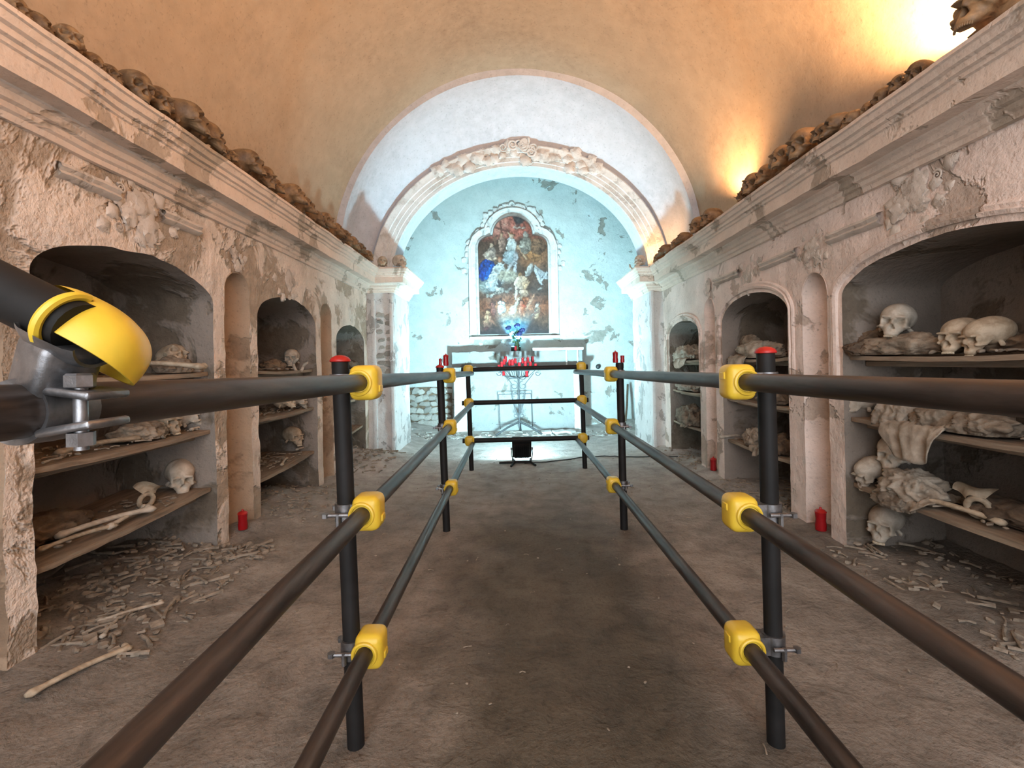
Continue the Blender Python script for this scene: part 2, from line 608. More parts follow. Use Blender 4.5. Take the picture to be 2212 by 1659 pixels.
def side_wall(name, X, out, openings, ztop, mat, jag, seed, y0=REAR, y1=5.66):
    front = MB()

    def fx(y, z):
        e_ = min(abs(y - q_) for o_ in openings for q_ in (o_['y0'], o_['y1']))
        return X - out * (.010 * nz(y, z, seed, 2.2, 4) + .007 * nz(y, z, seed + 5, 9, 3)) * sstep(.0, .06, e_)

    def edge(o, which):
        def f(z):
            base = o['y0'] if which == 0 else o['y1']
            fade = sstep(o['zs'], o['zs'] - .25, z)
            k = jag * o.get('jag', 1)
            return base + k * fade * (nz(z * 2.2, seed + base, 1.3, 1.6, 5) + .5 * (nz(z * 2.2, seed + base, 4.3, 7, 3)))
        return f

    def arch(o, n=28):
        pts = []
        mid = (o['y0'] + o['y1']) / 2; h = (o['y1'] - o['y0']) / 2
        for i in range(n + 1):
            a = PI - PI * i / n
            f = math.sin(a)
            y = mid + h * math.cos(a)
            k = jag * o.get('jag', 1)
            pts.append((y, o['zs'] + o['rise'] * f + k * .7 * f * nz(y * 2, seed, 7.7, 3, 4)))
        return pts

    prev = lambda z: y0
    prev_y = y0
    for o in openings + [None]:
        if o is None:
            nxt = lambda z: y1
            ny_ = y1
        else:
            nxt = edge(o, 0)
            ny_ = o['y0']
        n = max(2, int((ny_ - prev_y) / .045))
        rows = []
        for k in range(64):
            z = lerp(-.05, ztop, k / 63)
            rows.append([(fx(lerp(prev(z), nxt(z), i / n), z), lerp(prev(z), nxt(z), i / n), z) for i in range(n + 1)])
        front.grid(rows)
        if o is None:
            break
        pts = arch(o)
        rows = []
        for k in range(21):
            t = k / 20
            rows.append([(fx(y, lerp(z, ztop, t)), y, lerp(z, ztop, t)) for y, z in pts])
        front.grid(rows)
        prev = edge(o, 1)
        prev_y = o['y1']
    for o in openings:
        for yb_, sg in ((o['y0'], 1), (o['y1'], -1)):
            za = o['zs'] + .10
            front.add([(X + out * .016, yb_ - sg * .03, za), (X + out * .016, yb_ + sg * .012, za), (X + out * .016, yb_ + sg * .012, ztop), (X + out * .016, yb_ - sg * .03, ztop)], [(0, 1, 2, 3)])
    w = struct(front, name, mat, 60)
    for o in openings:
        e0, e1 = edge(o, 0), edge(o, 1)
        zs = [lerp(-.05, o['zs'], k / 30) for k in range(31)]
        pts = arch(o)
        b = MB()
        if o['kind'] == 'shelf':
            loop = [(e0(z), z) for z in zs] + pts[1:-1] + [(e1(z), z) for z in reversed(zs)]
            rows = []
            for k in range(9):
                t = k / 8
                d = o['depth'] * t
                rows.append([(fx(y, z) + out * d if k == 0 else X + out * d + .006 * nz(y, z, d * 3 + seed, 5), lerp(y, min(max(y, o['y0'] + .01), o['y1'] - .01), min(1, t * 4)), z) for y, z in loop])
            b.grid(rows)
            rows = []
            for k in range(25):
                t = k / 24
                rows.append([(X + out * (o['depth'] - .01) + .012 * nz(y, lerp(-.05, z, t), seed, 5, 4), y, lerp(-.05, z, t)) for y, z in pts])
            b.grid(rows)
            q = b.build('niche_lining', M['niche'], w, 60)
        else:
            rows = []
            mid = (o['y0'] + o['y1']) / 2
            for z in zs:
                a, c = e0(z), e1(z)
                m_, h = (a + c) / 2, (c - a) / 2
                rows.append([((fx(m_ - h, z) if i in (0, 16) else X) + out * o['depth'] * math.sin(PI * i / 16), m_ - h * math.cos(PI * i / 16), z) for i in range(17)])
            h = (o['y1'] - o['y0']) / 2
            for k in range(1, 9):
                e = PI / 2 * k / 8
                rows.append([(X + out * o['depth'] * math.sin(PI * i / 16) * math.cos(e) - out * .004, mid - h * 1.04 * math.cos(PI * i / 16) * math.cos(e), o['zs'] + o['rise'] * 1.04 * math.sin(e)) for i in range(17)])
            b.grid(rows)
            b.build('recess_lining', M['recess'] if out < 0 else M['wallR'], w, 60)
    return w


def shelf_n(y0, y1, zs=1.48, rise=.18, **k):
    return dict(y0=y0, y1=y1, zs=zs, rise=rise, kind='shelf', depth=.55, **k)


def narrow_n(y0, y1, zs=1.55, rise=.14, depth=.12, **k):
    return dict(y0=y0, y1=y1, zs=zs, rise=rise, kind='narrow', depth=depth, **k)


LO = [narrow_n(1.31, 1.60), shelf_n(1.70, 2.74), narrow_n(2.85, 3.12, 1.58), shelf_n(3.21, 4.16, 1.46, .19), narrow_n(4.27, 4.52, 1.56), shelf_n(4.64, 5.50, 1.38, .17)]
RO = [shelf_n(1.42, 2.57, 1.43, .18), narrow_n(2.69, 2.92, 1.47), shelf_n(3.08, 4.05, 1.41, .19), narrow_n(4.19, 4.41, 1.52), shelf_n(4.55, 5.42, 1.36, .16)]
wl = side_wall('wall_left', XL, -1, LO, ZTL - .05, M['wallL'], .014, 3.0)
wr = side_wall('wall_right', XR, 1, RO, ZTR - .05, M['wallR'], .007, 11.0)

# cornices, mitred round the pilasters
PROF = [(.0, -.265), (.018, -.262), (.022, -.24), (.035, -.232), (.038, -.212), (.055, -.205), (.06, -.18), (.075, -.172), (.08, -.165),
        (.155, -.165), (.158, -.095), (.168, -.09), (.17, -.075), (.185, -.07), (.19, -.05), (.205, -.044), (.215, -.02), (.225, -.016), (.225, 0.0), (.15, .0), (-.15, .0), (-.60, .0)]


def cornice(name, X, out, px, ztop, seed):
    mb = MB()
    path = []
    n = 150
    for i in range(n):
        path.append((X, lerp(REAR, PF - .02, i / n), -out, 0))
    path.append((X, PF, -out, -1))
    path.append((px, PF, -out, -1))
    path.append((px, 6.42, -out, 0))
    rows = []
    for (x, y, sx, sy) in path:
        wob = .006 * nz(y * 2, seed, 0, 1.4, 3)
        row = []
        for (p, z) in PROF:
            dmg = .012 * max(0, nz(y, z * 4, seed + 2, 4, 4) - .1) if p > .1 else 0
            q = p - dmg + (wob if p > .02 else 0)
            row.append((x + sx * q, y + sy * q, ztop + z + wob * .5))
        rows.append(row)
    mb.grid(rows)
    return struct(mb, name, M['cornice'] if True else None, 25)


cornice('trim_1', XL, -1, PLX[1], ZTL, 2.0)
cornice('trim_2', XR, 1, PRX[0], ZTR, 6.0)

# archivolt
APROF = [(0, -.02), (0, .025), (.045, .025), (.05, .036), (.10, .038), (.105, .048), (.155, .05), (.165, .06), (.205, .065), (.24, .075), (.255, .07), (.26, -.02)]
mb = MB()
rows = []
for i in range(121):
    a = PI - PI * i / 120
    row = []
    for (r, q) in APROF:
        p = arch_pt(a, r)
        row.append((p.x, YL - q + .004 * nz(p.x, p.z, r, 6), p.z))
    rows.append(row)
mb.grid(rows)
archiv = struct(mb, 'trim_3', M['stucco_w'], 25)

# ------------------------------------------------------------------ stucco ornament made of leaves and scrolls


def leaf_mesh(name, mat):
    mb = MB()
    rows = []
    for i in range(9):
        t = i / 8
        w = .5 * math.sin(PI * min(1, t * .93 + .07)) ** .8 * (1 - .35 * t) * (1 + .18 * math.sin(t * 18))
        row = []
        for j in range(7):
            u = j / 6 * 2 - 1
            h = .28 * math.sin(PI * t) + .10 * (1 - abs(u)) - .12 * u * u + .15 * t * t
            row.append((u * w, h, t))
        rows.append(row)
    mb.grid(rows)
    # back
    rows2 = [[(x, -.06, z) for (x, y, z) in (r[0], r[3], r[6])] for r in rows]
    mb.grid(rows2)
    return mb.mesh(name, mat, 60)


def scroll_mesh(name, mat):
    mb = MB()
    pts, rs = [], []
    for i in range(26):
        t = i / 25
        a = t * 3.3 * PI
        r = .5 * (1 - t) ** .8 + .06
        pts.append((r * math.cos(a), .10 + .12 * t, r * math.sin(a)))
        rs.append(.14 * (1 - .55 * t))
    mb.tube(pts, rs, 8)
    return mb.mesh(name, mat, 60)


LEAF = {k: leaf_mesh('acanthus_leaf', M[k]) for k in ('stucco', 'stucco_w')}
SCROLL = {k: scroll_mesh('scroll', M[k]) for k in ('stucco', 'stucco_w')}


def orn(parent, me, name, loc, normal_rot, ang, size, dep=.8):
    """piece lying on a wall: local y is off the wall, z its growth direction turned by ang"""
    o = obj(name, me, parent)
    o.matrix_world = Matrix.Translation(loc) @ normal_rot @ Matrix.Rotation(ang, 4, 'Y') @ Matrix.Diagonal((size, size * dep, size, 1))
    o.matrix_parent_inverse = Matrix.Identity(4)
    return o


ROT_BACK = Matrix.Rotation(PI, 4, 'Z')                 # off the wall is -Y
ROT_L = Matrix.Rotation(-PI / 2, 4, 'Z')               # off the wall is +X
ROT_R = Matrix.Rotation(PI / 2, 4, 'Z')                # off the wall is -X

rnd = random.Random(5)
for i in range(34):
    u = (i - 16.5) / 16.5
    a = PI / 2 - u * .56
    p = arch_pt(a, .10 + rnd.uniform(-.05, .11))
    orn(archiv, LEAF['stucco_w'], 'acanthus_leaf', (p.x, YL - .055, p.z), ROT_BACK, -rnd.uniform(-.6, .6) - math.copysign(1.2, u) + rnd.uniform(-.5, .5), rnd.uniform(.11, .19), .4)
for i in range(9):
    p = arch_pt(PI / 2 + rnd.uniform(-.11, .11), rnd.uniform(.10, .30))
    orn(archiv, SCROLL['stucco_w'], 'scroll', (p.x, YL - .075, p.z), ROT_BACK, rnd.uniform(0, 6), rnd.uniform(.08, .13), .5)


def lump_mesh(name, mat, seed):
    mb = MB()
    bm = bmesh.new()
    bmesh.ops.create_icosphere(bm, subdivisions=3, radius=1.0)
    for v in bm.verts:
        p = v.co.copy()
        d = 1 + .55 * noise.noise(p * 1.8 + Vector((seed, 0, 0))) + .45 * noise.noise(p * 4.5 + Vector((0, seed, 0))) + .25 * noise.noise(p * 9)
        v.co = Vector((p.x * .5, p.y * .22, p.z * .5)) * d
    bm.verts.index_update()
    mb.add([v.co[:] for v in bm.verts], [tuple(v.index for v in f.verts) for f in bm.faces])
    bm.free()
    return mb.mesh(name, mat, 60)


LUMP = [lump_mesh('stucco_boss', M['stucco'], q * 2.7) for q in range(4)]


def cartouche(wall, X, rot, y, z, sc, mat, seed, n=9):
    """low, crumbled relief: bosses, leaves and scroll ends"""
    r = random.Random(seed)
    out = 1 if X > 0 else -1
    for i in range(7):
        a = r.uniform(0, 6.28); d = r.uniform(0, .12) * sc
        orn(wall, LUMP[r.randrange(4)], 'stucco_boss', (X - out * .004, y + d * math.sin(a), z + d * math.cos(a)), rot, r.uniform(0, 6), r.uniform(.07, .15) * sc, .45)
    for i in range(n):
        a = 2 * PI * i / n + r.uniform(-.3, .3)
        d = r.uniform(.05, .2) * sc
        orn(wall, LEAF[mat], 'acanthus_leaf', (X + out * .006, y + d * math.sin(a) * 1.3, z + d * math.cos(a) * .8), rot, a * -out * -1 + r.uniform(-.9, .9), r.uniform(.07, .12) * sc, .5)
    for i in range(5):
        a = r.uniform(0, 6.28)
        orn(wall, SCROLL[mat], 'scroll', (X + out * .002, y + .2 * sc * math.sin(a), z + .13 * sc * math.cos(a)), rot, a, r.uniform(.035, .06) * sc, .5)


cartouche(wl, XL, ROT_L, 2.20, 1.84, .85, 'stucco', 1, 12)
cartouche(wl, XL, ROT_L, 3.68, 1.76, .75, 'stucco', 2, 9)
cartouche(wl, XL, ROT_L, 2.98, 1.80, .5, 'stucco', 8, 6)
cartouche(wl, XL, ROT_L, 5.05, 1.68, .6, 'stucco', 3, 8)
cartouche(wr, XR, ROT_R, 2.10, 1.80, .8, 'stucco', 4, 12)
cartouche(wr, XR, ROT_R, 2.80, 1.74, .6, 'stucco', 5, 9)
cartouche(wr, XR, ROT_R, 3.54, 1.735, .7, 'stucco', 6, 11)
cartouche(wr, XR, ROT_R, 4.30, 1.76, .55, 'stucco', 7, 8)

# thin moulding strips and archivolts of the side niches
k = 4


def strip(X, ya, yb, z, w=.035):
    global k
    mb = MB()
    out = 1 if X > 0 else -1
    n = 14
    rows = []
    for i in range(n + 1):
        y = lerp(ya, yb, i / n)
        d = .006 * nz(y * 3, z, 0, 3)
        rows.append([(X - out * q, y, z + h + d) for q, h in ((-.01, -w), (.012, -w * .9), (.03, -w * .5), (.018, -w * .1), (.032, w * .3), (.026, w * .7), (-.01, w))])
    mb.grid(rows)
    struct(mb, 'trim_%d' % k, M['stucco'], 30); k += 1


strip(XL, 1.80, 2.08, 1.895); strip(XL, 2.34, 2.62, 1.89)
strip(XR, 2.95, 3.38, 1.775); strip(XR, 2.28, 2.66, 1.78); strip(XR, 3.70, 4.15, 1.79)


def niche_band(X, o, off=.03, w=.05):
    global k
    out = 1 if X > 0 else -1
    mid = (o['y0'] + o['y1']) / 2; h = (o['y1'] - o['y0']) / 2
    path = [(mid - h, z, -1, 0) for z in [lerp(.95, o['zs'], i / 6) for i in range(6)]]
    for i in range(29):
        a = PI - PI * i / 28
        path.append((mid + h * math.cos(a), o['zs'] + o['rise'] * math.sin(a), math.cos(a), math.sin(a)))
    path += [(mid + h, z, 1, 0) for z in [lerp(o['zs'], .95, (i + 1) / 6) for i in range(6)]]
    mb = MB()
    rows = []
    for (y, z, ny_, nz_) in path:
        d = .005 * nz(y * 3, z * 3, 2, 4)
        rows.append([(X - out * (q + d), y + ny_ * r, z + nz_ * r) for r, q in ((off - .004, -.012), (off, .018), (off + w * .35, .024), (off + w * .45, .014), (off + w * .8, .018), (off + w, .012), (off + w, -.012))])
    mb.grid(rows)
    struct(mb, 'trim_%d' % k, M['wallR'], 30); k += 1


niche_band(XR, RO[0]); niche_band(XR, RO[2]); niche_band(XR, RO[4])

# ------------------------------------------------------------------ skulls and bones


def sd_ell(P, c, r):
    q = (P - np.array(c)) / np.array(r)
    k0 = np.linalg.norm(q, axis=-1)
    q2 = (P - np.array(c)) / (np.array(r) ** 2)
    k1 = np.linalg.norm(q2, axis=-1) + 1e-9
    return k0 * (k0 - 1.0) / k1


def smin(a, b, k):
    h = np.clip(.5 + .5 * (b - a) / k, 0, 1)
    return b * (1 - h) + a * h - k * h * (1 - h)


def smax(a, b, k):
    return -smin(-a, -b, k)


def skull_sdf(P, jaw):
    yy_ = np.maximum(.030 - P[:, 1], .01)
    PX_ = P[:, 0] / yy_ * .116
    PZ_ = (P[:, 2] + .004) / yy_ * .116 - .004
    d = sd_ell(P, (0, .018, .014), (.069, .086, .066))
    d = smin(d, sd_ell(P, (0, -.036, .010), (.055, .052, .052)), .018)
    d = smin(d, sd_ell(P, (0, -.056, -.044), (.044, .034, .040)), .012)
    for s in (-1, 1):
        d = smin(d, sd_ell(P, (s * .043, -.050, -.046), (.013, .032, .011)), .006)      # cheekbone
        d = smin(d, sd_ell(P, (s * .0445, -.046, -.020), (.0085, .032, .024)), .006)      # outer rim of the orbit
        d = smin(d, sd_ell(P, (s * .030, -.084, -.004), (.024, .011, .007)), .006)      # brow
        d = smin(d, sd_ell(P, (s * .060, -.022, -.045), (.006, .040, .006)), .006)      # cheek arch
        d = smin(d, sd_ell(P, (s * .052, .016, -.056), (.013, .016, .020)), .010)
    d = smin(d, sd_ell(P, (0, -.074, -.076), (.029, .021, .022)), .010)
    d = smin(d, sd_ell(P, (0, -.090, -.030), (.008, .012, .016)), .006)
    if jaw:
        d = smin(d, sd_ell(P, (0, -.074, -.114), (.027, .018, .016)), .006)
        for s in (-1, 1):
            d = smin(d, sd_ell(P, (s * .042, -.035, -.094), (.008, .036, .022)), .010)
    for s in (-1, 1):
        # sockets are cones towards the middle of the head
        q = (np.sqrt(((PX_ - s * .0290) / .0165) ** 2 + ((PZ_ + .0250 + s * (PX_ - s * .0290) * .18) / .0150) ** 2) - 1) * .015
        d = smax(d, -np.maximum(q, P[:, 1] + .042), .002)
        d = smax(d, -sd_ell(P, (s * .072, -.040, -.018), (.014, .022, .024)), .006)
        d = smax(d, -sd_ell(P, (s * .050, -.050, -.078), (.016, .030, .020)), .005)
        q = (np.sqrt(((PX_ - s * .0050) / .0066) ** 2 + ((PZ_ + .0590) / .0085) ** 2) - 1) * .0066
        d = smax(d, -np.maximum(q, P[:, 1] + .062), .0015)
    q = (np.sqrt((PX_ / .0060) ** 2 + ((PZ_ + .050) / .0130) ** 2) - 1) * .006
    d = smax(d, -np.maximum(q, P[:, 1] + .062), .0015)
    if not jaw:
        d = smax(d, -(P[:, 2] + .094), .004)
    d = smax(d, -(P[:, 2] + .062 + .9 * np.clip(-P[:, 1] - .02, 0, 1)), .010)
    return d


def radial(sdf, sub, c=(0, 0, 0), R=.16):
    bm = bmesh.new()
    bmesh.ops.create_icosphere(bm, subdivisions=sub, radius=1.0)
    D = np.array([v.co[:] for v in bm.verts])
    F = [tuple(v.index for v in f.verts) for f in bm.faces]
    bm.free()
    ts = np.linspace(.015, R, 110)
    prev = np.full(len(D), ts[0]); done = np.zeros(len(D), bool); res = np.full(len(D), ts[-1])
    lo = np.full(len(D), ts[0]); hi = np.full(len(D), ts[-1])
    c = np.array(c)
    for t in ts:
        f = sdf(c + D * t)
        hit = (~done) & (f > 0)
        hi[hit] = t; done |= hit
        lo[~done] = t
    for _ in range(12):
        mid = (lo + hi) / 2
        f = sdf(c + D * mid[:, None])
        lo = np.where(f > 0, lo, mid); hi = np.where(f > 0, mid, hi)
    V = c + D * ((lo + hi) / 2)[:, None]
    return V, F


def teeth_mb(z, r=.027, yc=-.068):
    mb = MB()
    for i in range(12):
        a = -PI / 2 + (i - 5.5) * .19
        mb.rbox((0, 0, 0), (.0052, .006, .011), .0015, 1, Matrix.Translation((r * math.cos(a) * .95, yc + r * math.sin(a) * .95, z)) @ Matrix.Rotation(a + PI / 2, 4, 'Z'))
    return mb


def skull_meshes(mat):
    out = {}
    for jaw in (0, 1):
        V, F = radial(lambda P: skull_sdf(P, jaw), 6, (0, .030, -.004), .20)
        V2 = [(v[0] + .0008 * noise.noise(Vector(v) * 60), v[1], v[2] + .0008 * noise.noise(Vector(v) * 55 + Vector((3, 0, 0)))) for v in V]
        mb = MB(); mb.add(V2, F)
        out[jaw] = mb.mesh('skull', mat, 180)
    return out


SK = skull_meshes(M['bone'])


def remat(d, mat):
    r = {}
    for q, me in d.items():
        m2 = me.copy(); m2.materials.clear(); m2.materials.append(mat); r[q] = m2
    return r


SKD = remat(SK, M['bone_dark'])
SKP = remat(SK, M['bone_pale'])
TEETH = teeth_mb(-.096, .027).mesh('upper_teeth', M['teeth'], 40)
TEETHD = teeth_mb(-.096, .027).mesh('upper_teeth', M['bone_dark'], 40)
SBOT = {0: .066, 1: .118}


def skull(loc, yaw, label, group, kind='mid', sc=1.0, tilt=0.0, roll=0.0, jaw=0, drop=None):
    """loc is the point it rests on; yaw 0 looks towards -Y"""
    me = {'mid': SK, 'dark': SKD, 'pale': SKP}[kind][jaw]
    h = (.088 if not jaw else .10) if drop is None else drop
    o = obj('skull', me, None, Vector(loc) + Vector((0, 0, h * sc)), (tilt - (.22 if not jaw else .05), roll, yaw), sc)
    tag(o, label, 'skull', group)
    t = obj('upper_teeth', TEETHD if kind == 'dark' else TEETH, o)
    return o


def long_bone_mesh(name, mat, L=.40, r=.013, seed=0):
    mb = MB()
    n = 26; m = 12
    base = len(mb.v)
    for i in range(n + 1):
        t = i / n
        x = (t - .5) * L
        e = max(0, 1 - min(t, 1 - t) / .16)
        rr = r * (1 + 1.15 * e ** 1.6)
        if i in (0, n):
            rr *= .35
        elif i in (1, n - 1):
            rr *= .85
        for k_ in range(m):
            a = 2 * PI * k_ / m
            lob = 1 + .28 * e * math.cos(2 * a) + .05 * noise.noise(Vector((x * 20, math.cos(a), math.sin(a) + seed)))
            bow = .012 * math.sin(PI * t)
            mb.v.append((x, rr * lob * math.cos(a), rr * .85 * math.sin(a) + bow))
    for i in range(n):
        for k_ in range(m):
            k2 = (k_ + 1) % m
            mb.f.append((base + i * m + k_, base + i * m + k2, base + (i + 1) * m + k2, base + (i + 1) * m + k_))
    mb.f.append(tuple(range(base + m - 1, base - 1, -1)))
    mb.f.append(tuple(range(base + n * m, base + (n + 1) * m)))
    # the ball of the hip joint
    mb.ell((L * .47, r * 2.1, .004), (r * 1.25,) * 3, 10, 7)
    return mb.mesh(name, mat, 180)


BONE = {'mid': long_bone_mesh('long_bone', M['bone']), 'pale': long_bone_mesh('long_bone', M['bone_pale'], .40, .014, 3), 'dark': long_bone_mesh('long_bone', M['bone_dark'], .4, .013, 5)}


def long_bone(loc, yaw, label, group, kind='mid', sc=1.0, pitch=0.0):
    o = obj('long_bone', BONE[kind], None, Vector(loc) + Vector((0, 0, .018 * sc)), (0, pitch, yaw), sc)
    return tag(o, label, 'bone', group)


def pelvis_mesh(mat):
    mb = MB()
    rows = []
    for i in range(13):
        t = i / 12
        row = []
        for j in range(9):
            u = j / 8
            a = -.9 + 1.8 * t
            rr = lerp(.035, .085, u) * (1 + .12 * math.sin(t * 7))
            row.append((rr * math.sin(a), .02 * math.sin(u * 3) + .03 * u * math.cos(t * 5), rr * math.cos(a)))
        rows.append(row)
    mb.grid(rows)
    mb.grid([[(x, y - .008, z) for (x, y, z) in r] for r in rows])
    pts = [(.04 * math.cos(t) * .8, .0, -.012 + .035 * math.sin(t)) for t in [PI * 2 * q / 16 for q in range(16)]]
    mb.tube(pts, .012, 8, closed=True)
    return mb.mesh('hip_bone', mat, 180)


PELV = {'mid': pelvis_mesh(M['bone']), 'pale': pelvis_mesh(M['bone_pale'])}


def jaw_mesh(mat):
    mb = MB()
    pts, rs = [], []
    for i in range(21):
        t = i / 20 * 2 - 1
        pts.append((.045 * math.sin(t * 1.35), -.06 * math.cos(t * 1.35), .012 * abs(t)))
        rs.append(.011)
    mb.tube(pts, rs, 8)
    for s in (-1, 1):
        mb.tube([(s * .044, -.012, .012), (s * .047, .006, .03), (s * .047, .010, .062)], [.011, .012, .007], 8)
    return mb.mesh('jawbone', mat, 180)


JAW = jaw_mesh(M['bone_pale'])


def rag_mesh(mat, r, seed, fold=.35, sub=5, drape=0.0):
    """crumpled cloth bundle with folds, resting on z = 0"""
    bm = bmesh.new()
    bmesh.ops.create_icosphere(bm, subdivisions=sub, radius=1.0)
    vs = []
    for v in bm.verts:
        p = v.co.copy()
        q = p * 1.3 + Vector((seed * 3.1, seed, 0))
        w = noise.noise_vector(q * 1.2) * .5
        g = q + w * .5
        f = noise.noise(Vector((g.x * 1.2, g.y * 2.4, g.z * 1.0)))
        rdg = 1 - abs(noise.noise(Vector((g.x * 1.9, g.y * 5.2, g.z * 1.6)))) * 2.2
        r2 = 1 - abs(noise.noise(Vector((g.x * 4.2, g.y * 10, g.z * 4.0)))) * 2.2
        d = .86 + fold * (.75 * f + .34 * rdg + .13 * r2)
        x, y, z = p.x * r[0] * d, p.y * r[1] * d, p.z * r[2] * d
        z = max(z, -r[2] * .55) if not drape else z
        if drape:
            z = z - drape * sstep(.25, 1.0, p.y) * (.7 + .3 * noise.noise(q * 2))
        vs.append((x, y, z + r[2] * .55))
    fs = [tuple(v.index for v in f.verts) for f in bm.faces]
    bm.free()
    mb = MB(); mb.add(vs, fs)
    return mb.mesh('rag_bundle', mat, 180)


def rag(loc, yaw, r, label, group, mat='rag', seed=0, fold=.35, sub=5, drape=0, name='rag_bundle', cat='cloth'):
    o = obj(name, rag_mesh(M[mat], r, seed, fold, sub, drape), None, loc, (0, 0, yaw))
    return tag(o, label, cat, group)


def frag_stuff(name, label, pts, mat, seed, size=(.012, .035)):
    """uncountable small bone and plaster fragments"""
    r = random.Random(seed)
    mb = MB()
    for p in pts:
        s = r.uniform(*size)
        R_ = Matrix.Rotation(r.uniform(0, 6.3), 4, 'Z') @ Matrix.Rotation(r.uniform(-.6, .6), 4, 'X')
        q = r.random()
        if q < .45:
            Mx = Matrix.Translation(p) @ R_
            mb.ell((0, 0, 0), (s, s * r.uniform(.4, .8), s * r.uniform(.3, .6)), 6, 4, Mx, .5, r.random() * 9)
        elif q < .8:
            L = s * r.uniform(1.5, 3)
            mb.tube([Matrix.Translation(p) @ R_ @ Vector((-L, 0, 0)), Matrix.Translation(p) @ R_ @ Vector((0, 0, .004)), Matrix.Translation(p) @ R_ @ Vector((L, r.uniform(-.3, .3) * L, 0))], [s * .33, s * .22, s * .36], 6)
        else:
            mb.box((0, 0, 0), (s * 1.6, s * 1.2, s * .5), Matrix.Translation(p) @ R_)
    o = mb.build(name, mat, None, 50)
    return tag(o, label, 'debris', None, 'stuff')


def drape(y0, y1, z, out, drop, label, mat='rag_pale', seed=0, reach=.28):
    """cloth lying on a shelf and hanging over its front edge in folds"""
    X0 = (XL if out < 0 else XR) + out * .03
    n, m = 44, 30
    rows = []
    for j in range(m + 1):
        t = j / m
        row = []
        for i in range(n + 1):
            u = i / n
            y = lerp(y0, y1, u)
            prof = math.sin(PI * min(1, max(0, u))) ** .8
            L = reach + drop * prof * (.82 + .3 * noise.noise(Vector((u * 3, seed, 0))))
            s_ = t * L
            fold = .5 + .5 * math.sin(u * 15 + 2.2 * noise.noise(Vector((u * 4, seed, t * 2))) + seed)
            f2 = noise.noise(Vector((u * 9, t * 5, seed)))
            if s_ < reach:
                k_ = s_ / reach
                x = X0 + out * (reach - s_)
                zz = z + .012 + .045 * fold * math.sin(PI * min(1, k_ * .9 + .1)) + .02 * abs(f2)
            else:
                k_ = (s_ - reach)
                x = X0 - out * (.012 + .030 * fold * min(1, k_ / .05) + .006 * f2)
                zz = z + .012 - k_
                y = lerp(y, (y0 + y1) / 2, .18 * (k_ / max(drop, .01)) ** 1.5)
            row.append((x, y, zz))
        rows.append(row)
    mb = MB(); mb.grid(rows)
    o = mb.build('shroud', M[mat], None, 180)
    sm = o.modifiers.new('thickness', 'SOLIDIFY'); sm.thickness = .005
    return tag(o, label, 'cloth', 'shrouds hanging over the shelves')


ORD = ['first', 'second', 'third', 'fourth', 'fifth', 'sixth', 'seventh', 'eighth', 'ninth', 'tenth', 'eleventh', 'twelfth', 'thirteenth', 'fourteenth', 'fifteenth', 'sixteenth', 'seventeenth', 'eighteenth', 'nineteenth', 'twentieth', 'twenty-first', 'twenty-second', 'twenty-third', 'twenty-fourth', 'twenty-fifth']

# skulls along the left cornice, listed from the arch towards the camera (pixels of each skull)
SL = [(792, 563, .8), (773, 546, .85), (756, 535, .9), (740, 518, .9), (720, 507, .9), (698, 488, 1.0), (678, 468, .8), (651, 451, .95), (625, 429, 1.1), (589, 402, .75), (567, 377, .95), (529, 351, 1.05),
      (493, 326, .65), (475, 302, .95), (440, 275, .95), (395, 235, 1.05), (348, 201, 1.05), (303, 177, 1.1), (245, 135, .6), (210, 100, .8), (160, 75, 1.0), (88, 12, 1.15), (40, -25, 1.1)]
r = random.Random(21)
def gap_scale(lst, X, i, sc):
    """keep neighbours on the ledge from running into each other"""
    ys_ = [atX(a_, b_, X).y for a_, b_, _ in lst]
    g = min(abs(ys_[i] - ys_[q]) for q in (i - 1, i + 1) if 0 <= q < len(lst))
    return max(.55, min(sc, g / .130))


for i, (px, py, sc) in enumerate(SL):
    X = -1.60
    p = atX(px, py, X)
    sc = gap_scale(SL, X, i, sc)
    skull((X - (.03 if i > 15 else 0), p.y, ZTL + .002), PI / 2 + r.uniform(-.6, .6), '%s skull from the arch on the left cornice ledge' % ORD[i], 'skulls on the left cornice', 'dark', sc, r.uniform(-.2, .15), r.uniform(-.15, .15))
SR = [(1425, 564, .7), (1441, 551, .9), (1464, 543, .75), (1480, 531, .8), (1513, 503, 1.0), (1539, 488, .95), (1610, 440, .65), (1632, 419, 1.0), (1665, 398, .9), (1699, 371, 1.1), (1743, 341, 1.15), (1784, 309, .9), (1814, 284, .95),
      (1848, 263, .95), (1871, 233, 1.05), (1908, 219, 1.0), (1941, 192, .85), (1978, 168, 1.0), (2140, 85, 1.25)]
for i, (px, py, sc) in enumerate(SR):
    X = 1.68
    p = atX(px, py, X)
    sc = gap_scale(SR, X, i, sc)
    skull((X + (.02 if i > 13 else 0), p.y, ZTR + .002), -PI / 2 + r.uniform(-.6, .6), '%s skull from the arch on the right cornice ledge' % ORD[i], 'skulls on the right cornice', 'dark', sc, r.uniform(-.2, .15), r.uniform(-.15, .15))
# on the capitals
skull((-1.33, 5.50, ZTL + .002), .8, 'pale skull on the corner of the left pilaster capital', 'skulls on the capitals', 'pale', 1.0, .1)
skull((-1.52, 5.46, ZTL + .002), .3, 'brown skull at the foot of the arch moulding, left capital', 'skulls on the capitals', 'mid', .85, -.1)
skull((1.52, 5.47, ZTR + .002), -.6, 'pale skull at the foot of the lit orange arch end', 'skulls on the capitals', 'pale', .9, .1)
q = obj('jawbone', JAW, None, (1.50, 5.70, ZTR + .012), (.0, 0, .7), 1.2)
tag(q, 'pale jawbone on the tip of the right pilaster capital', 'bone')

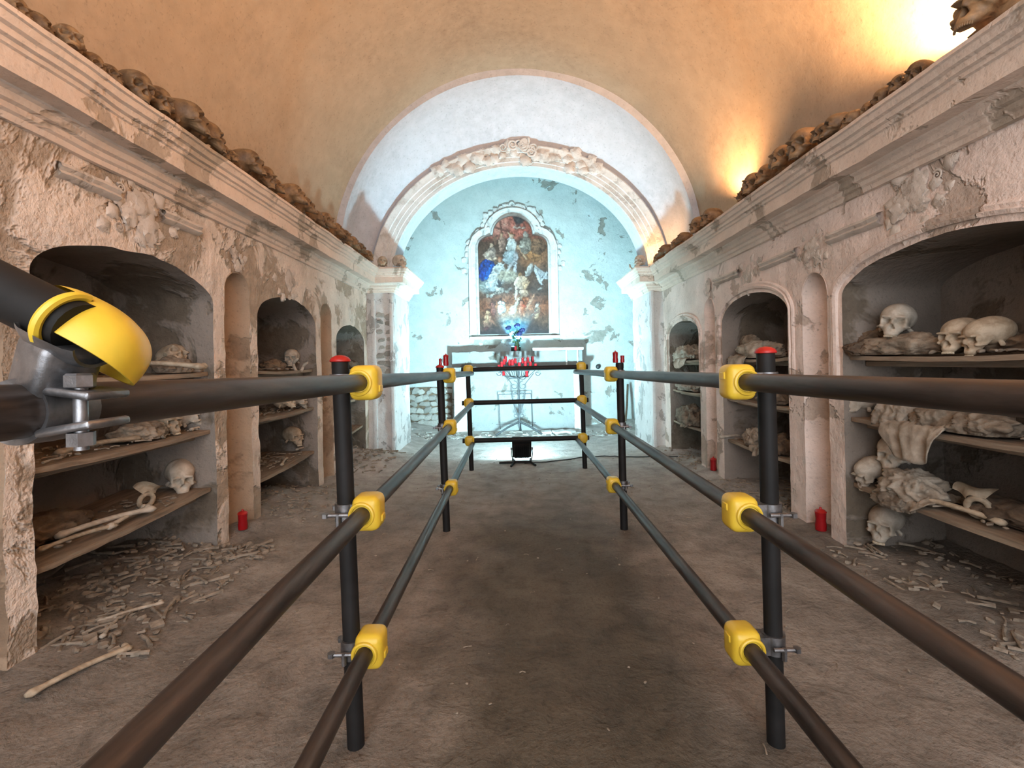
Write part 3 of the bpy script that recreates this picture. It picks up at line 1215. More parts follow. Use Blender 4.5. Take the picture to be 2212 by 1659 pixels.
# ------------------------------------------------------------------ shelves and what lies on them
SHZ = (1.085, .745, .385)


def shelf(y0, y1, z, out, label, tilt=0.0, dep=.50, seed=0, warp=.012):
    X0 = (XL if out < 0 else XR) + out * .03
    n = 12
    t = .022
    mb = MB()
    rows = []
    for i in range(n + 1):
        y = lerp(y0 + .012, y1 - .012, i / n)
        sag = -warp * math.sin(PI * i / n) + .004 * nz(y * 3, seed, 0, 3)
        e = .010 * nz(y * 4, seed + 3, 0, 3)
        zz = z + sag + tilt * (i / n - .5)
        rows.append([(X0 + out * e, y, zz), (X0 + out * e, y, zz - t), (X0 + out * dep, y, zz - t), (X0 + out * dep, y, zz), (X0 + out * e, y, zz)])
    mb.grid(rows)
    for rr in (rows[0], rows[-1]):
        mb.add(rr[:4], [(0, 1, 2, 3)])
    o = mb.build('shelf_board', M['wood'], None, 30)
    tag(o, label, 'shelf', 'wooden shelf boards in the niches')
    # supporting batten under the front edge
    b = MB()
    b.rbox((X0 + out * .10, (y0 + y1) / 2, z - t - .016 - warp * .6), (.035, y1 - y0 - .03, .03), .004, 1)
    b.build('batten', M['wood'], o, 30)
    return o


NAMES = [('near left niche', 'middle left niche', 'far left niche'), ('near right niche', 'middle right niche', 'far right niche')]
LV = ('top', 'middle', 'lowest')
for side, ops, out in ((0, [LO[1], LO[3], LO[5]], -1), (1, [RO[0], RO[2], RO[4]], 1)):
    for ni, o in enumerate(ops):
        for li, z in enumerate(SHZ):
            shelf(o['y0'], o['y1'], z + (0.02 if side else 0) - (.05 if (ni == 1 and li == 2 and not side) else 0), out, '%s wooden shelf board in the %s' % (LV[li], NAMES[side][ni]), tilt=(.04 if (side == 0 and li == 2) else 0), seed=side * 9 + ni * 3 + li)


def on(px, X):
    """Y of a pixel column on the plane X (near the horizon)"""
    return X * 1000 / (px - 1109)


G = 'bones and skulls in the wall niches'
z1, z2, z3 = SHZ
# near left niche
skull((-2.0, on(378, -1.98), z1), .9, 'brown tilted skull on the top shelf of the near left niche', G, 'mid', 1.0, -.5, .5)
long_bone((-1.92, on(345, -1.9), z1 + .02), .25, 'thick brown long bone pointing out of the near left top shelf', G, 'mid', 1.15, .05)
rag((-1.93, on(372, -1.93), z1), .3, (.10, .08, .06), 'folded brown rag below the tilted skull, near left top shelf', G, 'rag', 3, .4)
rag((-1.87, on(425, -1.87), z1), .1, (.05, .075, .032), 'pale stone-like cloth block at the end of near left top shelf', G, 'rag_pale', 4, .12)
rag((-2.02, 2.05, z1), .1, (.16, .15, .07), 'dusty rag heap far inside the near left top shelf', G, 'rag_dark', 31, .4)
rag((-1.95, on(300, -1.95), z2), 0, (.10, .14, .06), 'long dusty rag heap on the middle shelf, near left niche', G, 'rag', 5)
skull((-1.95, on(352, -1.95), z2), 1.4, 'dusty skull among rags on the middle shelf, near left niche', G, 'mid', .9, .1)
skull((-1.93, on(402, -1.93), z2), 1.9, 'second dusty skull on the middle shelf, near left niche', G, 'pale', .85, -.1)
long_bone((-1.90, on(215, -1.9), z2), 1.5, 'long bone lying along the middle shelf, near left niche', G, 'mid', 1.0)
long_bone((-1.86, on(440, -1.86), z2), 1.45, 'short bone by the right end of near left middle shelf', G, 'pale', .55)
skull((-1.96, on(385, -1.96), z3 + .015), .75, 'pale upright skull on the lowest shelf of the near left niche', G, 'pale', 1.08, .05, 0, 1, .085)
o = obj('hip_bone', PELV['mid'], None, (-1.93, on(312, -1.93), z3 + .05), (.2, .2, 1.2), 1.0)
tag(o, 'upright brown hip bone on the near left lowest shelf', 'bone', G)
long_bone((-1.88, on(230, -1.88), z3 + .005), 1.25, 'pale shin bone across the near left lowest shelf', G, 'pale', 1.0)
long_bone((-1.86, on(275, -1.86), z3), 1.75, 'pale bone beside the hip bone, near left lowest shelf', G, 'pale', .8)
long_bone((-1.86, on(165, -1.86), z3), 1.35, 'dark bone at the near end of near left lowest shelf', G, 'mid', .75)
rag((-2.05, 2.0, z3), 0, (.12, .2, .07), 'dark rag heap on the lowest shelf of the near left niche', G, 'rag_dark', 6)
# middle left niche
skull((-1.95, on(630, -1.95), z1 + .025), .35, 'pale skull facing out on the middle left top shelf', G, 'pale', .95, .05)
rag((-1.92, on(590, -1.92), z1), 0, (.09, .10, .055), 'dark brown rag ball on the middle left top shelf', G, 'rag_dark', 7)
o = obj('jawbone', JAW, None, (-1.84, on(641, -1.84), z1 + .04), (1.2, .3, 1.2), 1.15)
tag(o, 'pale jawbone propped upright on the middle left top shelf', 'bone', G)
rag((-1.90, on(662, -1.90), z1), 0, (.07, .09, .05), 'rag bundle at the far end of middle left top shelf', G, 'rag', 8)
skull((-1.92, on(612, -1.92), z2), 1.2, 'skull lying on the middle shelf, middle left niche', G, 'mid', .9, -.2)
skull((-1.90, on(640, -1.90), z2), 1.9, 'pale skull on the middle shelf, middle left niche', G, 'pale', .85, .2)
rag((-1.90, on(672, -1.90), z2), 0, (.08, .12, .05), 'flat rag heap on the middle shelf, middle left niche', G, 'rag', 9)
skull((-1.97, on(629, -1.97), z3 + .03), 1.1, 'skull standing on bones, lowest shelf of middle left niche', G, 'mid', 1.0, .1)
long_bone((-1.88, on(662, -1.88), z3 - .02), 1.2, 'pale knobbed bone on the lowest shelf, middle left niche', G, 'pale', .7)
long_bone((-1.86, on(610, -1.86), z3 - .05), 1.9, 'brown bone on the lowest shelf, middle left niche', G, 'mid', .7)
# far left niche
rag((-1.90, on(755, -1.9), z1), 0, (.08, .16, .06), 'dark rag heap on the far left top shelf', G, 'rag_dark', 10)
skull((-1.90, on(768, -1.9), z2), .5, 'pale skull on the middle shelf of the far left niche', G, 'pale', .95)
long_bone((-1.88, on(785, -1.88), z3 + .01), 1.3, 'pale bone on the lowest shelf of the far left niche', G, 'pale', .8)
rag((-1.93, on(770, -1.93), z3), 0, (.08, .16, .05), 'rag strip on the lowest shelf of the far left niche', G, 'rag', 11)
# near right niche
zr1, zr2, zr3 = (z + .02 for z in SHZ)
skull((2.0, on(1940, 2.0), zr1 + .085), -.85, 'pale skull facing out on the near right top shelf', G, 'pale', 1.1, .06, .15)
rag((2.02, on(1885, 2.0), zr1), 0, (.12, .12, .09), 'dark ragged cloth heap left of the near right top skull', G, 'rag_dark', 12, .5)
rag((1.95, on(1960, 1.95), zr1), .2, (.09, .24, .065), 'long crumpled rag under the skull, near right top shelf', G, 'rag', 13, .45)
rag((1.88, on(1862, 1.88), zr1), 0, (.07, .07, .05), 'rag end hanging over the near right top shelf edge', G, 'rag_dark', 14, .5)
skull((1.98, on(2078, 1.98), zr1), -1.3, 'dusty half-turned skull on the near right top shelf', G, 'mid', .95, .1)
skull((1.98, on(2135, 1.98), zr1), -1.8, 'rounded skull beside the dusty one, near right top shelf', G, 'mid', .9, .3)
rag((2.1, 1.95, zr1), 0, (.12, .2, .06), 'rag heap at the back of the near right top shelf', G, 'rag_dark', 32)
skull((1.94, on(1858, 1.94), zr2), -1.9, 'smooth pale skull at the far end of near right middle shelf', G, 'pale', 1.0, .35)
rag((1.94, on(1935, 1.92), zr2 - .02), .1, (.10, .13, .10), 'large folded shroud bundle sagging over near right middle shelf', G, 'rag_pale', 15, .35)
rag((1.96, on(2030, 1.96), zr2), 0, (.10, .14, .07), 'grey cloth mound on the near right middle shelf', G, 'rag', 17)
rag((1.96, on(2120, 1.96), zr2), 0, (.10, .15, .06), 'brown cloth mound at the near end of near right middle shelf', G, 'rag', 18)
skull((2.0, on(1918, 1.98), zr3 + .10), -.9, 'skull with dark sockets above rags, near right lowest shelf', G, 'pale', 1.05, .1)
skull((1.92, on(1868, 1.9), zr3), -1.6, 'pale skull at the far end of near right lowest shelf', G, 'pale', .9, .5)
rag((1.94, on(1955, 1.92), zr3), 0, (.11, .16, .085), 'mummified rib bundle in cloth on near right lowest shelf', G, 'rag_pale', 19, .5, 5)
rag((1.86, on(1925, 1.86), zr3 - .05), 0, (.05, .12, .05), 'frayed cloth edge on the near right lowest shelf', G, 'rag', 20, .5)
long_bone((1.92, on(2040, 1.9), zr3), 1.7, 'long bone along the near right lowest shelf', G, 'mid', 1.0)
o = obj('hip_bone', PELV['mid'], None, (1.95, on(2105, 1.95), zr3 + .06), (.1, -.2, -1.0), 1.1)
tag(o, 'grey hip bone on the near right lowest shelf', 'bone', G)
rag((2.05, 1.9, zr3), 0, (.12, .2, .06), 'dark rag heap behind the hip bone, near right lowest shelf', G, 'rag_dark', 21)
skull((2.0, on(1898, 1.98), .11), -1.0, 'pale skull on the debris floor of the near right niche', G, 'pale', 1.1, .15)
drape(2.00, 2.34, zr2, 1, .24, 'pale shroud sagging in a pouch over the near right middle shelf', 'rag_pale', 1)
drape(2.10, 2.30, zr3, 1, .06, 'frayed shroud edge over the near right lowest shelf', 'rag', 5, .2)
# middle right niche
rag((1.95, on(1640, 1.95), zr1), 0, (.10, .30, .085), 'shrouded body laid along the middle right top shelf', G, 'rag_pale', 22, .5, 5)
rag((2.0, on(1620, 2.0), zr1 + .09), 0, (.06, .12, .07), 'wrapped head of the body on the middle right top shelf', G, 'rag', 24, .35)
rag((1.93, on(1590, 1.93), zr2), 0, (.09, .14, .055), 'dusty cloth lump on the middle shelf, middle right niche', G, 'rag', 25)
rag((1.93, on(1668, 1.93), zr2), 0, (.09, .16, .06), 'brown cloth lump on the middle shelf, middle right niche', G, 'rag', 26)
long_bone((1.95, on(1588, 1.94), zr3), .2, 'white bone end on the lowest shelf, middle right niche', G, 'pale', .9)
rag((1.92, on(1625, 1.92), zr3), 0, (.07, .10, .085), 'braided rag knot on the lowest shelf, middle right niche', G, 'rag', 27, .6, 5)
rag((1.95, on(1685, 1.95), zr3), 0, (.09, .14, .085), 'dark rag heap on the lowest shelf, middle right niche', G, 'rag_dark', 28, .5)
drape(3.68, 3.98, zr1, 1, .17, 'pale shroud hanging from the middle right top shelf', 'rag_pale', 2)
drape(3.45, 3.66, zr3, 1, .08, 'knotted rag end hanging from the middle right lowest shelf', 'rag', 6, .2)
# far right niche
rag((1.95, on(1485, 1.95), zr1), 0, (.10, .32, .10), 'shrouded body on the far right top shelf', G, 'rag_pale', 29, .55, 5)
rag((1.93, on(1488, 1.93), zr2), 0, (.09, .28, .065), 'frayed cloth heap on the middle shelf, far right niche', G, 'rag_pale', 30, .55, 5)
rag((1.93, on(1490, 1.93), zr3), 0, (.10, .26, .13), 'tall frayed rag heap on the lowest shelf, far right niche', G, 'rag', 33, .6, 5)

drape(4.95, 5.35, zr1, 1, .15, 'frayed pale shroud hanging from the far right top shelf', 'rag_pale', 3)
drape(4.9, 5.2, zr3, 1, .07, 'rag edge hanging from the far right lowest shelf', 'rag', 4, .2)

# debris in and before the niches (uncountable)


def debris(name, label, xr, yr, n, seed, mat, size=(.010, .03)):
    r = random.Random(seed)
    pts = []
    for i in range(n):
        x = r.uniform(*xr); y = r.uniform(*yr)
        pts.append((x, y, floor_z(x, y) + r.uniform(-.002, .010)))
    return frag_stuff(name, label, pts, mat, seed, size)


debris('bone_fragments', 'heap of small pale bone fragments on the near left niche floor', (-2.28, -1.45), (1.72, 2.8), 420, 1, M['frag'], (.010, .030))
debris('bone_fragments', 'bone and mortar fragments on the middle left niche floor', (-2.28, -1.45), (3.2, 4.2), 240, 2, M['frag'], (.006, .020))
debris('bone_fragments', 'crumbled fragments on the far left niche floor', (-2.28, -1.3), (4.5, 5.5), 240, 3, M['frag'], (.010, .030))
debris('bone_fragments', 'dark bone fragments on the near right niche floor', (1.72, 2.3), (1.45, 2.6), 200, 4, M['frag'], (.008, .026))
debris('bone_fragments', 'fragments on the middle right niche floor', (1.65, 2.3), (3.08, 4.05), 180, 5, M['frag'], (.006, .020))
debris('bone_fragments', 'fragments on the far right niche floor', (1.55, 2.3), (4.5, 5.45), 180, 6, M['frag'], (.006, .024))
debris('rubble_fragments', 'small rubble crumbs strewn along the foot of the chancel wall', (-1.9, 2.1), (6.8, 7.38), 260, 7, M['stone'], (.010, .04))
debris('grit', 'grit and crumbs scattered over the earth floor', (-1.5, 1.6), (.9, 5.6), 260, 8, M['frag'], (.003, .008))
for li, (zz, y0_, y1_, out, nm) in enumerate([(z3, 1.75, 2.7, -1, 'near left lowest shelf'), (z2, 1.75, 2.7, -1, 'near left middle shelf'), (z3 - .04, 3.25, 4.1, -1, 'middle left lowest shelf'), (z2, 3.25, 4.1, -1, 'middle left middle shelf'), (z1, 3.25, 4.1, -1, 'middle left top shelf'), (z3, 4.7, 5.45, -1, 'far left lowest shelf'),
                                                   (zr1, 1.5, 2.5, 1, 'near right top shelf'), (zr2, 1.5, 2.5, 1, 'near right middle shelf'), (zr3, 1.5, 2.5, 1, 'near right lowest shelf'), (zr3, 3.15, 4.0, 1, 'middle right lowest shelf')]):
    r = random.Random(100 + li)
    X0 = XL - .06 if out < 0 else XR + .06
    frag_stuff('bone_fragments', 'small bone fragments and dust on the %s' % nm, [(X0 + out * r.uniform(0, .36), r.uniform(y0_, y1_), zz + .008) for _ in range(90)], M['frag'], 40 + li, (.006, .018))
# larger loose bones on the niche floor, left
for i, (px, py, yaw, sc, kd, lab) in enumerate([(430, 1150, .4, .45, 'pale', 'chunky pale bone by the pier, near left niche floor'), (395, 1172, 2.2, .4, 'pale', 'pale bone stub on the heap, near left niche floor'),
                                                (285, 1290, 1.0, .6, 'pale', 'pale bone sticking out of dust, near left niche floor'), (240, 1330, 2.0, .5, 'pale', 'short pale bone in front of the dusty one'), (180, 1415, 1.3, .8, 'mid', 'long brown bone by the nearest left pier')]):
    x = px - 1109; y = py - 785
    x, y = x - .02 * y, y + .02 * x
    Y = (EYE - .1) * 1000 / y
    X = x * Y / 1000
    long_bone((X, Y, floor_z(X, Y) - .004), yaw, lab, 'loose bones on the niche floor', kd, sc, .1)

# ------------------------------------------------------------------ railings
PR = .0242


def yellow_cover(mb_parent, c, axis, off, name='clamp_cover'):
    """moulded yellow shell over a coupler; axis: direction of the covered rail, off: direction away from the post"""
    mb = MB()
    ax = Vector(axis).normalized(); of = Vector(off).normalized(); up = ax.cross(of)
    R_ = Matrix((ax, of, up)).transposed().to_4x4()
    T = Matrix.Translation(c) @ R_
    mb.rbox((0, .008, 0), (.084, .080, .100), .022, 4, T)
    # collars round the rail
    for s in (-1, 1):
        ring = [T @ Vector((s * .043, PR * 1.32 * math.cos(t), PR * 1.32 * math.sin(t))) for t in [2 * PI * q / 24 for q in range(24)]]
        mb.tube(ring, .0055, 8, closed=True)
        mb.lathe([(PR * 1.02, -.002), (PR * 1.38, -.002), (PR * 1.38, .004), (PR * 1.02, .004)], (0, 0, 0), 24, T @ Matrix.Translation((s * .041, 0, 0)) @ Matrix.Rotation(PI / 2, 4, 'Y'))
    o = mb.build(name, M['yellow'], mb_parent, 40)
    # clip tab
    t = MB()
    t.rbox((.0, .049, .018), (.03, .006, .02), .002, 1, T)
    t.build('clip_tab', M['yellow'], o, 40)
    t = MB()
    t.rbox((.037, .03, -.02), (.016, .012, .022), .002, 1, T)
    t.build('clip_tab', M['yellow'], o, 40)
    return o


def coupler(parent, post, rail, rail_axis, off):
    """right-angle scaffold coupler between a post and a rail"""
    post = Vector(post); rail = Vector(rail)
    mb = MB()
    mb.lathe([(PR * 1.0, -.026), (PR * 1.28, -.026), (PR * 1.28, .026), (PR * 1.0, .026)], post, 20)
    d = (post - rail)
    n = d.normalized()
    ax = Vector(rail_axis).normalized()
    mb.box((0, 0, 0), (.046, d.length * .9, .05), Matrix.Translation((post + rail) / 2) @ Matrix((ax, n, ax.cross(n))).transposed().to_4x4())
    o = mb.build('coupler', M['zinc'], parent, 35)
    for s in (-1, 1):
        b = MB()
        p = post + n * .010 + ax * s * .038
        b.tube([p - Vector((0, 0, .0)) + n * .04, p - n * .03], .006, 8)
        b.lathe([(.011, -.006), (.011, .006)], p + n * .035 + Vector((0, 0, 0)), 6)
        b.tube([p + Vector((0, 0, -.03)), p + Vector((0, 0, .005))], .007, 6)
        b.build('bolt', M['zinc'], o, 35)
    yellow_cover(o, rail, rail_axis, off)
    return o


def pipe(parent, a, b, name, mat='steel_worn', r=PR, n=20):
    a = Vector(a); b = Vector(b)
    mb = MB()
    k_ = max(2, int((b - a).length / .25))
    mb.tube([a.lerp(b, i / k_) for i in range(k_ + 1)], r, n)
    return mb.build(name, M[mat], parent, 40)


def post(parent, x, y, top, lean=0.0, cap=True):
    o = pipe(parent, (x + lean, y, floor_z(x, y) - .01), (x, y, top), 'post', 'black')
    if cap:
        mb = MB()
        mb.lathe([(.0265, -.004), (.0295, -.002), (.029, .002), (.024, .009), (.014, .0145), (.003, .016)], (x, y, top), 20)
        mb.build('red_cap', M['redcap'], o, 40)
    else:
        mb = MB()
        mb.lathe([(.026, -.03), (.026, .002), (.02, .005), (.002, .006)], (x, y, top), 20)
        mb.build('end_plug', M['black'], o, 40)
    return o


railL = tag(empty('safety_railing', (-.45, 0, 0)), 'black pipe railing with yellow clamps along the left of the path', 'railing', 'scaffold pipe railings')
railR = tag(empty('safety_railing', (.70, 0, 0)), 'black pipe railing with yellow clamps along the right of the path', 'railing', 'scaffold pipe railings')
railE = tag(empty('safety_railing', (.12, 4.75, 0)), 'short pipe barrier closing the path before the altar', 'railing', 'scaffold pipe railings')
Z0 = Vector((0, 0, 0))
for e in (railL, railR, railE):
    e.location = (0, 0, 0)


def rail_z(side, lv, y):
    if side == 'L':
        return (1.072 - .014 * y, .675 + .004 * y, .287)[lv]
    return (1.048 - .010 * y, .652 + .008 * y, .283 + .004 * y)[lv]


PLYS = [(-.44, -.503), (1.345, -.503), (3.07, -.488)]
PRYS = [(-.44, .722), (1.325, .722), (3.03, .695)]
for side, par, ps, xr in (('L', railL, PLYS, -.438), ('R', railR, PRYS, .648)):
    xe = -.432 if side == 'L' else .642
    for lv in range(3):
        y0_, y1_ = (-1.4, 4.80)
        pipe(par, (xr, y0_, rail_z(side, lv, y0_)), (xe, y1_, rail_z(side, lv, y1_)), 'rail')
    for (y, x) in ps:
        xrr = lerp(xr, xe, max(0, y) / 4.8)
        post(par, x, y, 1.118 if y < 2 else 1.085, lean=.024 if side == 'L' else .008, cap=(y < 2 or side == 'L'))
        for lv in range(3):
            z = rail_z(side, lv, y)
            coupler(par, (x + (.024 if side == 'L' else .008) * (1 - z / 1.1), y, z), (xrr, y, z), (0, 1, 0), (1 if side == 'L' else -1, 0, 0))
# end barrier
xa, xb = -.475, .70
post(railE, xa, 4.80, 1.06, .02, False)
post(railE, xb, 4.80, 1.06, .02, False)
for lv, z in enumerate((1.045, .705, .318)):
    zl, zr_ = z - .002, z + .006
    pipe(railE, (xa - .06, 4.745, zl), (xb + .06, 4.745, zr_), 'rail', 'black')
    coupler(railE, (xa, 4.80, zl), (xa + .012, 4.745, zl), (1, 0, 0), (0, -1, 0))
    coupler(railE, (xb, 4.80, zr_), (xb - .008, 4.745, zr_), (1, 0, 0), (0, -1, 0))

# the prop clamped on the left rail close to the camera, with its big yellow cover
prop = tag(empty('scaffold_prop', (0, 0, 0)), 'dark slanting pipe clamped on the near left rail under a yellow cover', 'pipe')
pc = at(150, 700, .42)
pdir = Vector((-.89, .0, .46)).normalized()
pend = pc + pdir * ((XL + .02 - pc.x) / pdir.x)
pipe(prop, pc - pdir * .010, pend, 'prop_pipe', 'black')
rc = Vector((-.4375, .432, rail_z('L', 0, .432)))
mb = MB()
# swivel body, lower band round the rail, upper cradle under the prop
TR = Matrix.Translation(rc) @ Matrix.Rotation(PI / 2, 4, 'X')
mb.lathe([(PR * 1.02, -.024), (PR * 1.22, -.026), (PR * 1.26, 0), (PR * 1.22, .026), (PR * 1.02, .024)], (0, 0, 0), 28, TR)
zax = pdir; xax = Vector((0, 1, 0)).cross(zax).normalized(); yax = zax.cross(xax)
TP = Matrix((xax, yax, zax)).transposed().to_4x4()
TP = Matrix.Translation(pc + pdir * .0) @ TP
dn = Vector((0, 0, -1)); dn = (dn - pdir * dn.dot(pdir)).normalized(); sd_ = pdir.cross(dn)
rows = []
for i in range(19):
    a = lerp(-1.15, 1.15, i / 18)
    rows.append([pc + pdir * al_ + (dn * math.cos(a) + sd_ * math.sin(a)) * r_ for al_, r_ in ((.020, PR * 1.01), (.021, PR * 1.12), (.014, PR * 1.24), (-.006, PR * 1.28), (-.028, PR * 1.24), (-.035, PR * 1.12), (-.034, PR * 1.01))])
mb.grid(rows)
mid_ = (pc + rc) / 2
mb.rbox((0, 0, 0), (.048, .044, (pc - rc).length * .62), .008, 3, Matrix.Translation(mid_) @ (pc - rc).to_track_quat('Z', 'Y').to_matrix().to_4x4())
# ears of the lower band
mb.rbox((0, 0, 0), (.05, .046, .008), .003, 2, Matrix.Translation(rc + Vector((.040, -.004, .016))) @ Matrix.Rotation(.15, 4, 'Y'))
mb.rbox((0, 0, 0), (.05, .046, .008), .003, 2, Matrix.Translation(rc + Vector((.040, -.004, -.016))) @ Matrix.Rotation(-.15, 4, 'Y'))
cp = mb.build('swivel_coupler', M['zinc'], prop, 45)
b = MB()
bp = rc + Vector((.048, -.016, 0))
b.tube([bp + Vector((0, 0, -.036)), bp + Vector((0, 0, .030))], .0055, 12)
b.lathe([(.0105, -.006), (.0115, -.005), (.0115, .005), (.0095, .007)], bp + Vector((0, 0, .026)), 6)
b.lathe([(.0105, -.006), (.0105, .006)], bp + Vector((0, 0, -.026)), 6)
b.build('bolt', M['zinc'], cp, 40)
# big cover: helmet-like shell, open below, notched round the prop
sh = MB()
hc = at(146, 752, .42) * 1.0
hc = Vector((hc.x * 1.045, .439, 1.1 + (hc.z - 1.1) * 1.045))
ua = -pdir; wa = Vector((0, 1, 0)); na = ua.cross(wa)
if na.z < 0: na = -na
ta = math.radians(30)
wa, na = wa * math.cos(ta) - na * math.sin(ta), na * math.cos(ta) + wa * math.sin(ta)
TH = Matrix((ua, wa, na)).transposed().to_4x4()
TH = Matrix.Translation(hc) @ TH


def hood_pt(a, e, k_):
    # superellipsoid: squarer than an ellipsoid
    def sp(v, p): return math.copysign(abs(v) ** p, v)
    cu = sp(math.cos(e), .75) * sp(math.cos(a), .8)
    cw = sp(math.cos(e), .75) * sp(math.sin(a), .8)
    cn = sp(math.sin(e), .75)
    return TH @ Vector((cu * .062 * k_, cw * .047 * k_, cn * .052 * k_))


NU, NV = 160, 44
keep = {}
axp = pc
for layer, k_ in ((0, 1.0), (1, .94)):
    for j in range(NV + 1):
        for i in range(NU):
            p = hood_pt(2 * PI * i / NU, PI / 2 * j / NV * .999, k_)
            keep[(layer, i, j)] = (len(sh.v), p)
            sh.v.append(tuple(p))


def cut(p):
    d = p - axp
    al_ = d.dot(pdir)
    return al_ > .0 and ((d - pdir * al_).length < PR * 1.12 or d.y < .010)


for layer in (0, 1):
    for j in range(NV):
        for i in range(NU):
            q = [(layer, i, j), (layer, (i + 1) % NU, j), (layer, (i + 1) % NU, j + 1), (layer, i, j + 1)]
            if any(cut(keep[t_][1]) for t_ in q):
                continue
            sh.f.append(tuple(keep[t_][0] for t_ in q))
for i in range(NU):
    q = [(0, i, 0), (0, (i + 1) % NU, 0), (1, (i + 1) % NU, 0), (1, i, 0)]
    if any(cut(keep[t_][1]) for t_ in q):
        continue
    sh.f.append(tuple(keep[t_][0] for t_ in q))
co = sh.build('clamp_cover', M['yellow'], prop, 40)
lip = MB()
xq = Vector((0, -1, 0)); yq = pdir.cross(xq)
yq = yq if yq.z > 0 else -yq
lip.tube([pc + pdir * .001 + (xq * math.cos(t) + yq * math.sin(t)) * PR * 1.13 for t in [-.22 * PI + PI * .80 * q / 22 for q in range(23)]], .0042, 8)
lip.build('collar_lip', M['yellow'], co, 40)

# ------------------------------------------------------------------ red votive candles
VOT = {}


def votive_meshes():
    g = MB(); g.lathe([(.018, 0), (.024, .003), (.025, .03), (.022, .05), (.0235, .075), (.024, .085), (.021, .087), (.004, .087)], n=18)
    l = MB(); l.lathe([(.0245, .086), (.0255, .092), (.018, .100), (.006, .104), (.005, .112), (.001, .114)], n=18)
    return g.mesh('glass', M['votive'], 35), l.mesh('lid', M['redcap'], 35)


VG, VLd = votive_meshes()


def votive(loc, label, group, sc=1.0, lid=True, rot=(0, 0, 0)):
    o = obj('votive_candle', VG, None, loc, rot, sc)
    tag(o, label, 'candle', group)
    if lid:
        obj('lid', VLd, o)
    return o


def floor_votive(px, py, label, sc, X):
    p = atX(px, py, X)
    votive((X, p.y, floor_z(X, p.y)), label, 'red votive candles on the floor', sc)


floor_votive(525, 1150, 'red votive candle on the floor of the narrow left recess', 1.15, XL + .02)
floor_votive(1773, 1135, 'red votive candle on the floor of the nearest right recess', 1.25, XR - .0)
floor_votive(1541, 1010, 'red votive candle on the floor of the farther right recess', 1.15, XR + .01)
votive((-.447, 3.07, 1.093), 'red votive candle standing on the far left railing post', 'red votive candles on the railing posts', .72)
votive((-.487, 3.085, 1.098), 'low red votive lid at the far left post top', 'red votive candles on the railing posts', .42)
votive((.668, 3.03, 1.09), 'tall red votive candle on the far right railing post', 'red votive candles on the railing posts', .72)
votive((.716, 3.04, 1.09), 'shorter red votive candle on the far right railing post', 'red votive candles on the railing posts', .55, False)

# ------------------------------------------------------------------ altar
al = tag(empty('altar', (0, 0, 0)), 'whitewashed masonry altar with raised step below the painting', 'altar')
a0 = at(972, 930, 7.5); a1 = at(1257, 925, 7.5)


def rough_block(mb, x0, x1, y0, y1, z0, z1, seed, amp=.008, nx=24, nz_=14):
    mb.grid([[(lerp(x0, x1, i / nx), y0 + amp * nz(lerp(x0, x1, i / nx), lerp(z0, z1, j / nz_), seed, 6), lerp(z0, z1, j / nz_) + (amp * 1.5 * nz(lerp(x0, x1, i / nx), seed, 3, 7) if j == nz_ else 0)) for i in range(nx + 1)] for j in range(nz_ + 1)])
    top = [[(lerp(x0, x1, i / nx), y, z1 + amp * 1.5 * nz(lerp(x0, x1, i / nx), seed, 3, 7)) for i in range(nx + 1)] for y in (y0, y1)]
    mb.grid(top)
    for x in (x0, x1):
        mb.add([(x, y0, z0), (x, y1, z0), (x, y1, z1), (x, y0, z1)], [(0, 1, 2, 3)])


AY = 7.50
xl_, xr_2 = at(985, 900, AY).x, at(1262, 900, AY).x
mb = MB(); rough_block(mb, xl_ + .12, xr_2 - .1, AY + .05, YB - .02, 0, .98, 1); mb.build('altar_body', M['altar'], al, 40)
for i, (xa_, xb_) in enumerate(((xl_ - .02, xl_ + .18), (xr_2 - .16, xr_2 + .0))):
    mb = MB(); rough_block(mb, xa_, xb_, AY - .02, YB - .02, 0, .98, 2 + i, .006, 6); mb.build('altar_pier', M['stucco_w'], al, 40)
mb = MB(); rough_block(mb, xl_ - .06, xr_2 + .03, AY - .06, YB - .02, .98, 1.05, 5, .006, 40, 3); mb.build('altar_slab', M['altar'], al, 40)
xg0, xg1 = at(976, 770, 7.6).x, at(1258, 770, 7.6).x
mb = MB(); rough_block(mb, xg0, xg1, 7.62, YB - .02, 1.05, 1.30, 7, .012, 50, 8); mb.build('altar_step', M['altar'], al, 40)
mb = MB(); rough_block(mb, at(1150, 755, 7.6).x, xg1 + .02, 7.58, YB - .02, 1.30, 1.345, 9, .004, 14, 2); mb.build('step_edge', M['stucco_w'], al, 40)
for px in (1224, 1248):
    mb = MB(); q = at(px, 780, 7.6); mb.rbox((q.x, 7.61, 1.175), (.03, .03, .25), .005, 1); mb.build('step_rib', M['stucco_w'], al, 40)

# faint remains of lettering are not readable; small wire stand and candelabrum before the altar
cy = 7.12


def C7(px, py, Y=cy):
    return at(px, py, Y)


can = tag(empty('candelabrum', (0, 0, 0)), 'wrought iron candle stand with scrolls before the altar', 'candle stand')
base = C7(1122, 915)
fz = floor_z(base.x, cy)
mb = MB()
mb.tube([(base.x, cy, fz + .10), C7(1120, 790)], .013, 10)
mb.build('stem', M['iron'], can)
for i, (dx, dy) in enumerate(((-.36, -.12), (.34, -.10), (0.02, .22))):
    mb = MB()
    p0 = Vector((base.x, cy, fz + .20))
    p1 = Vector((base.x + dx, cy + dy, fz + .015))
    mb.tube([p0, p0.lerp(p1, .5) + Vector((0, 0, .015)), p1], .016, 8)
    mb.build('foot', M['iron'], can)


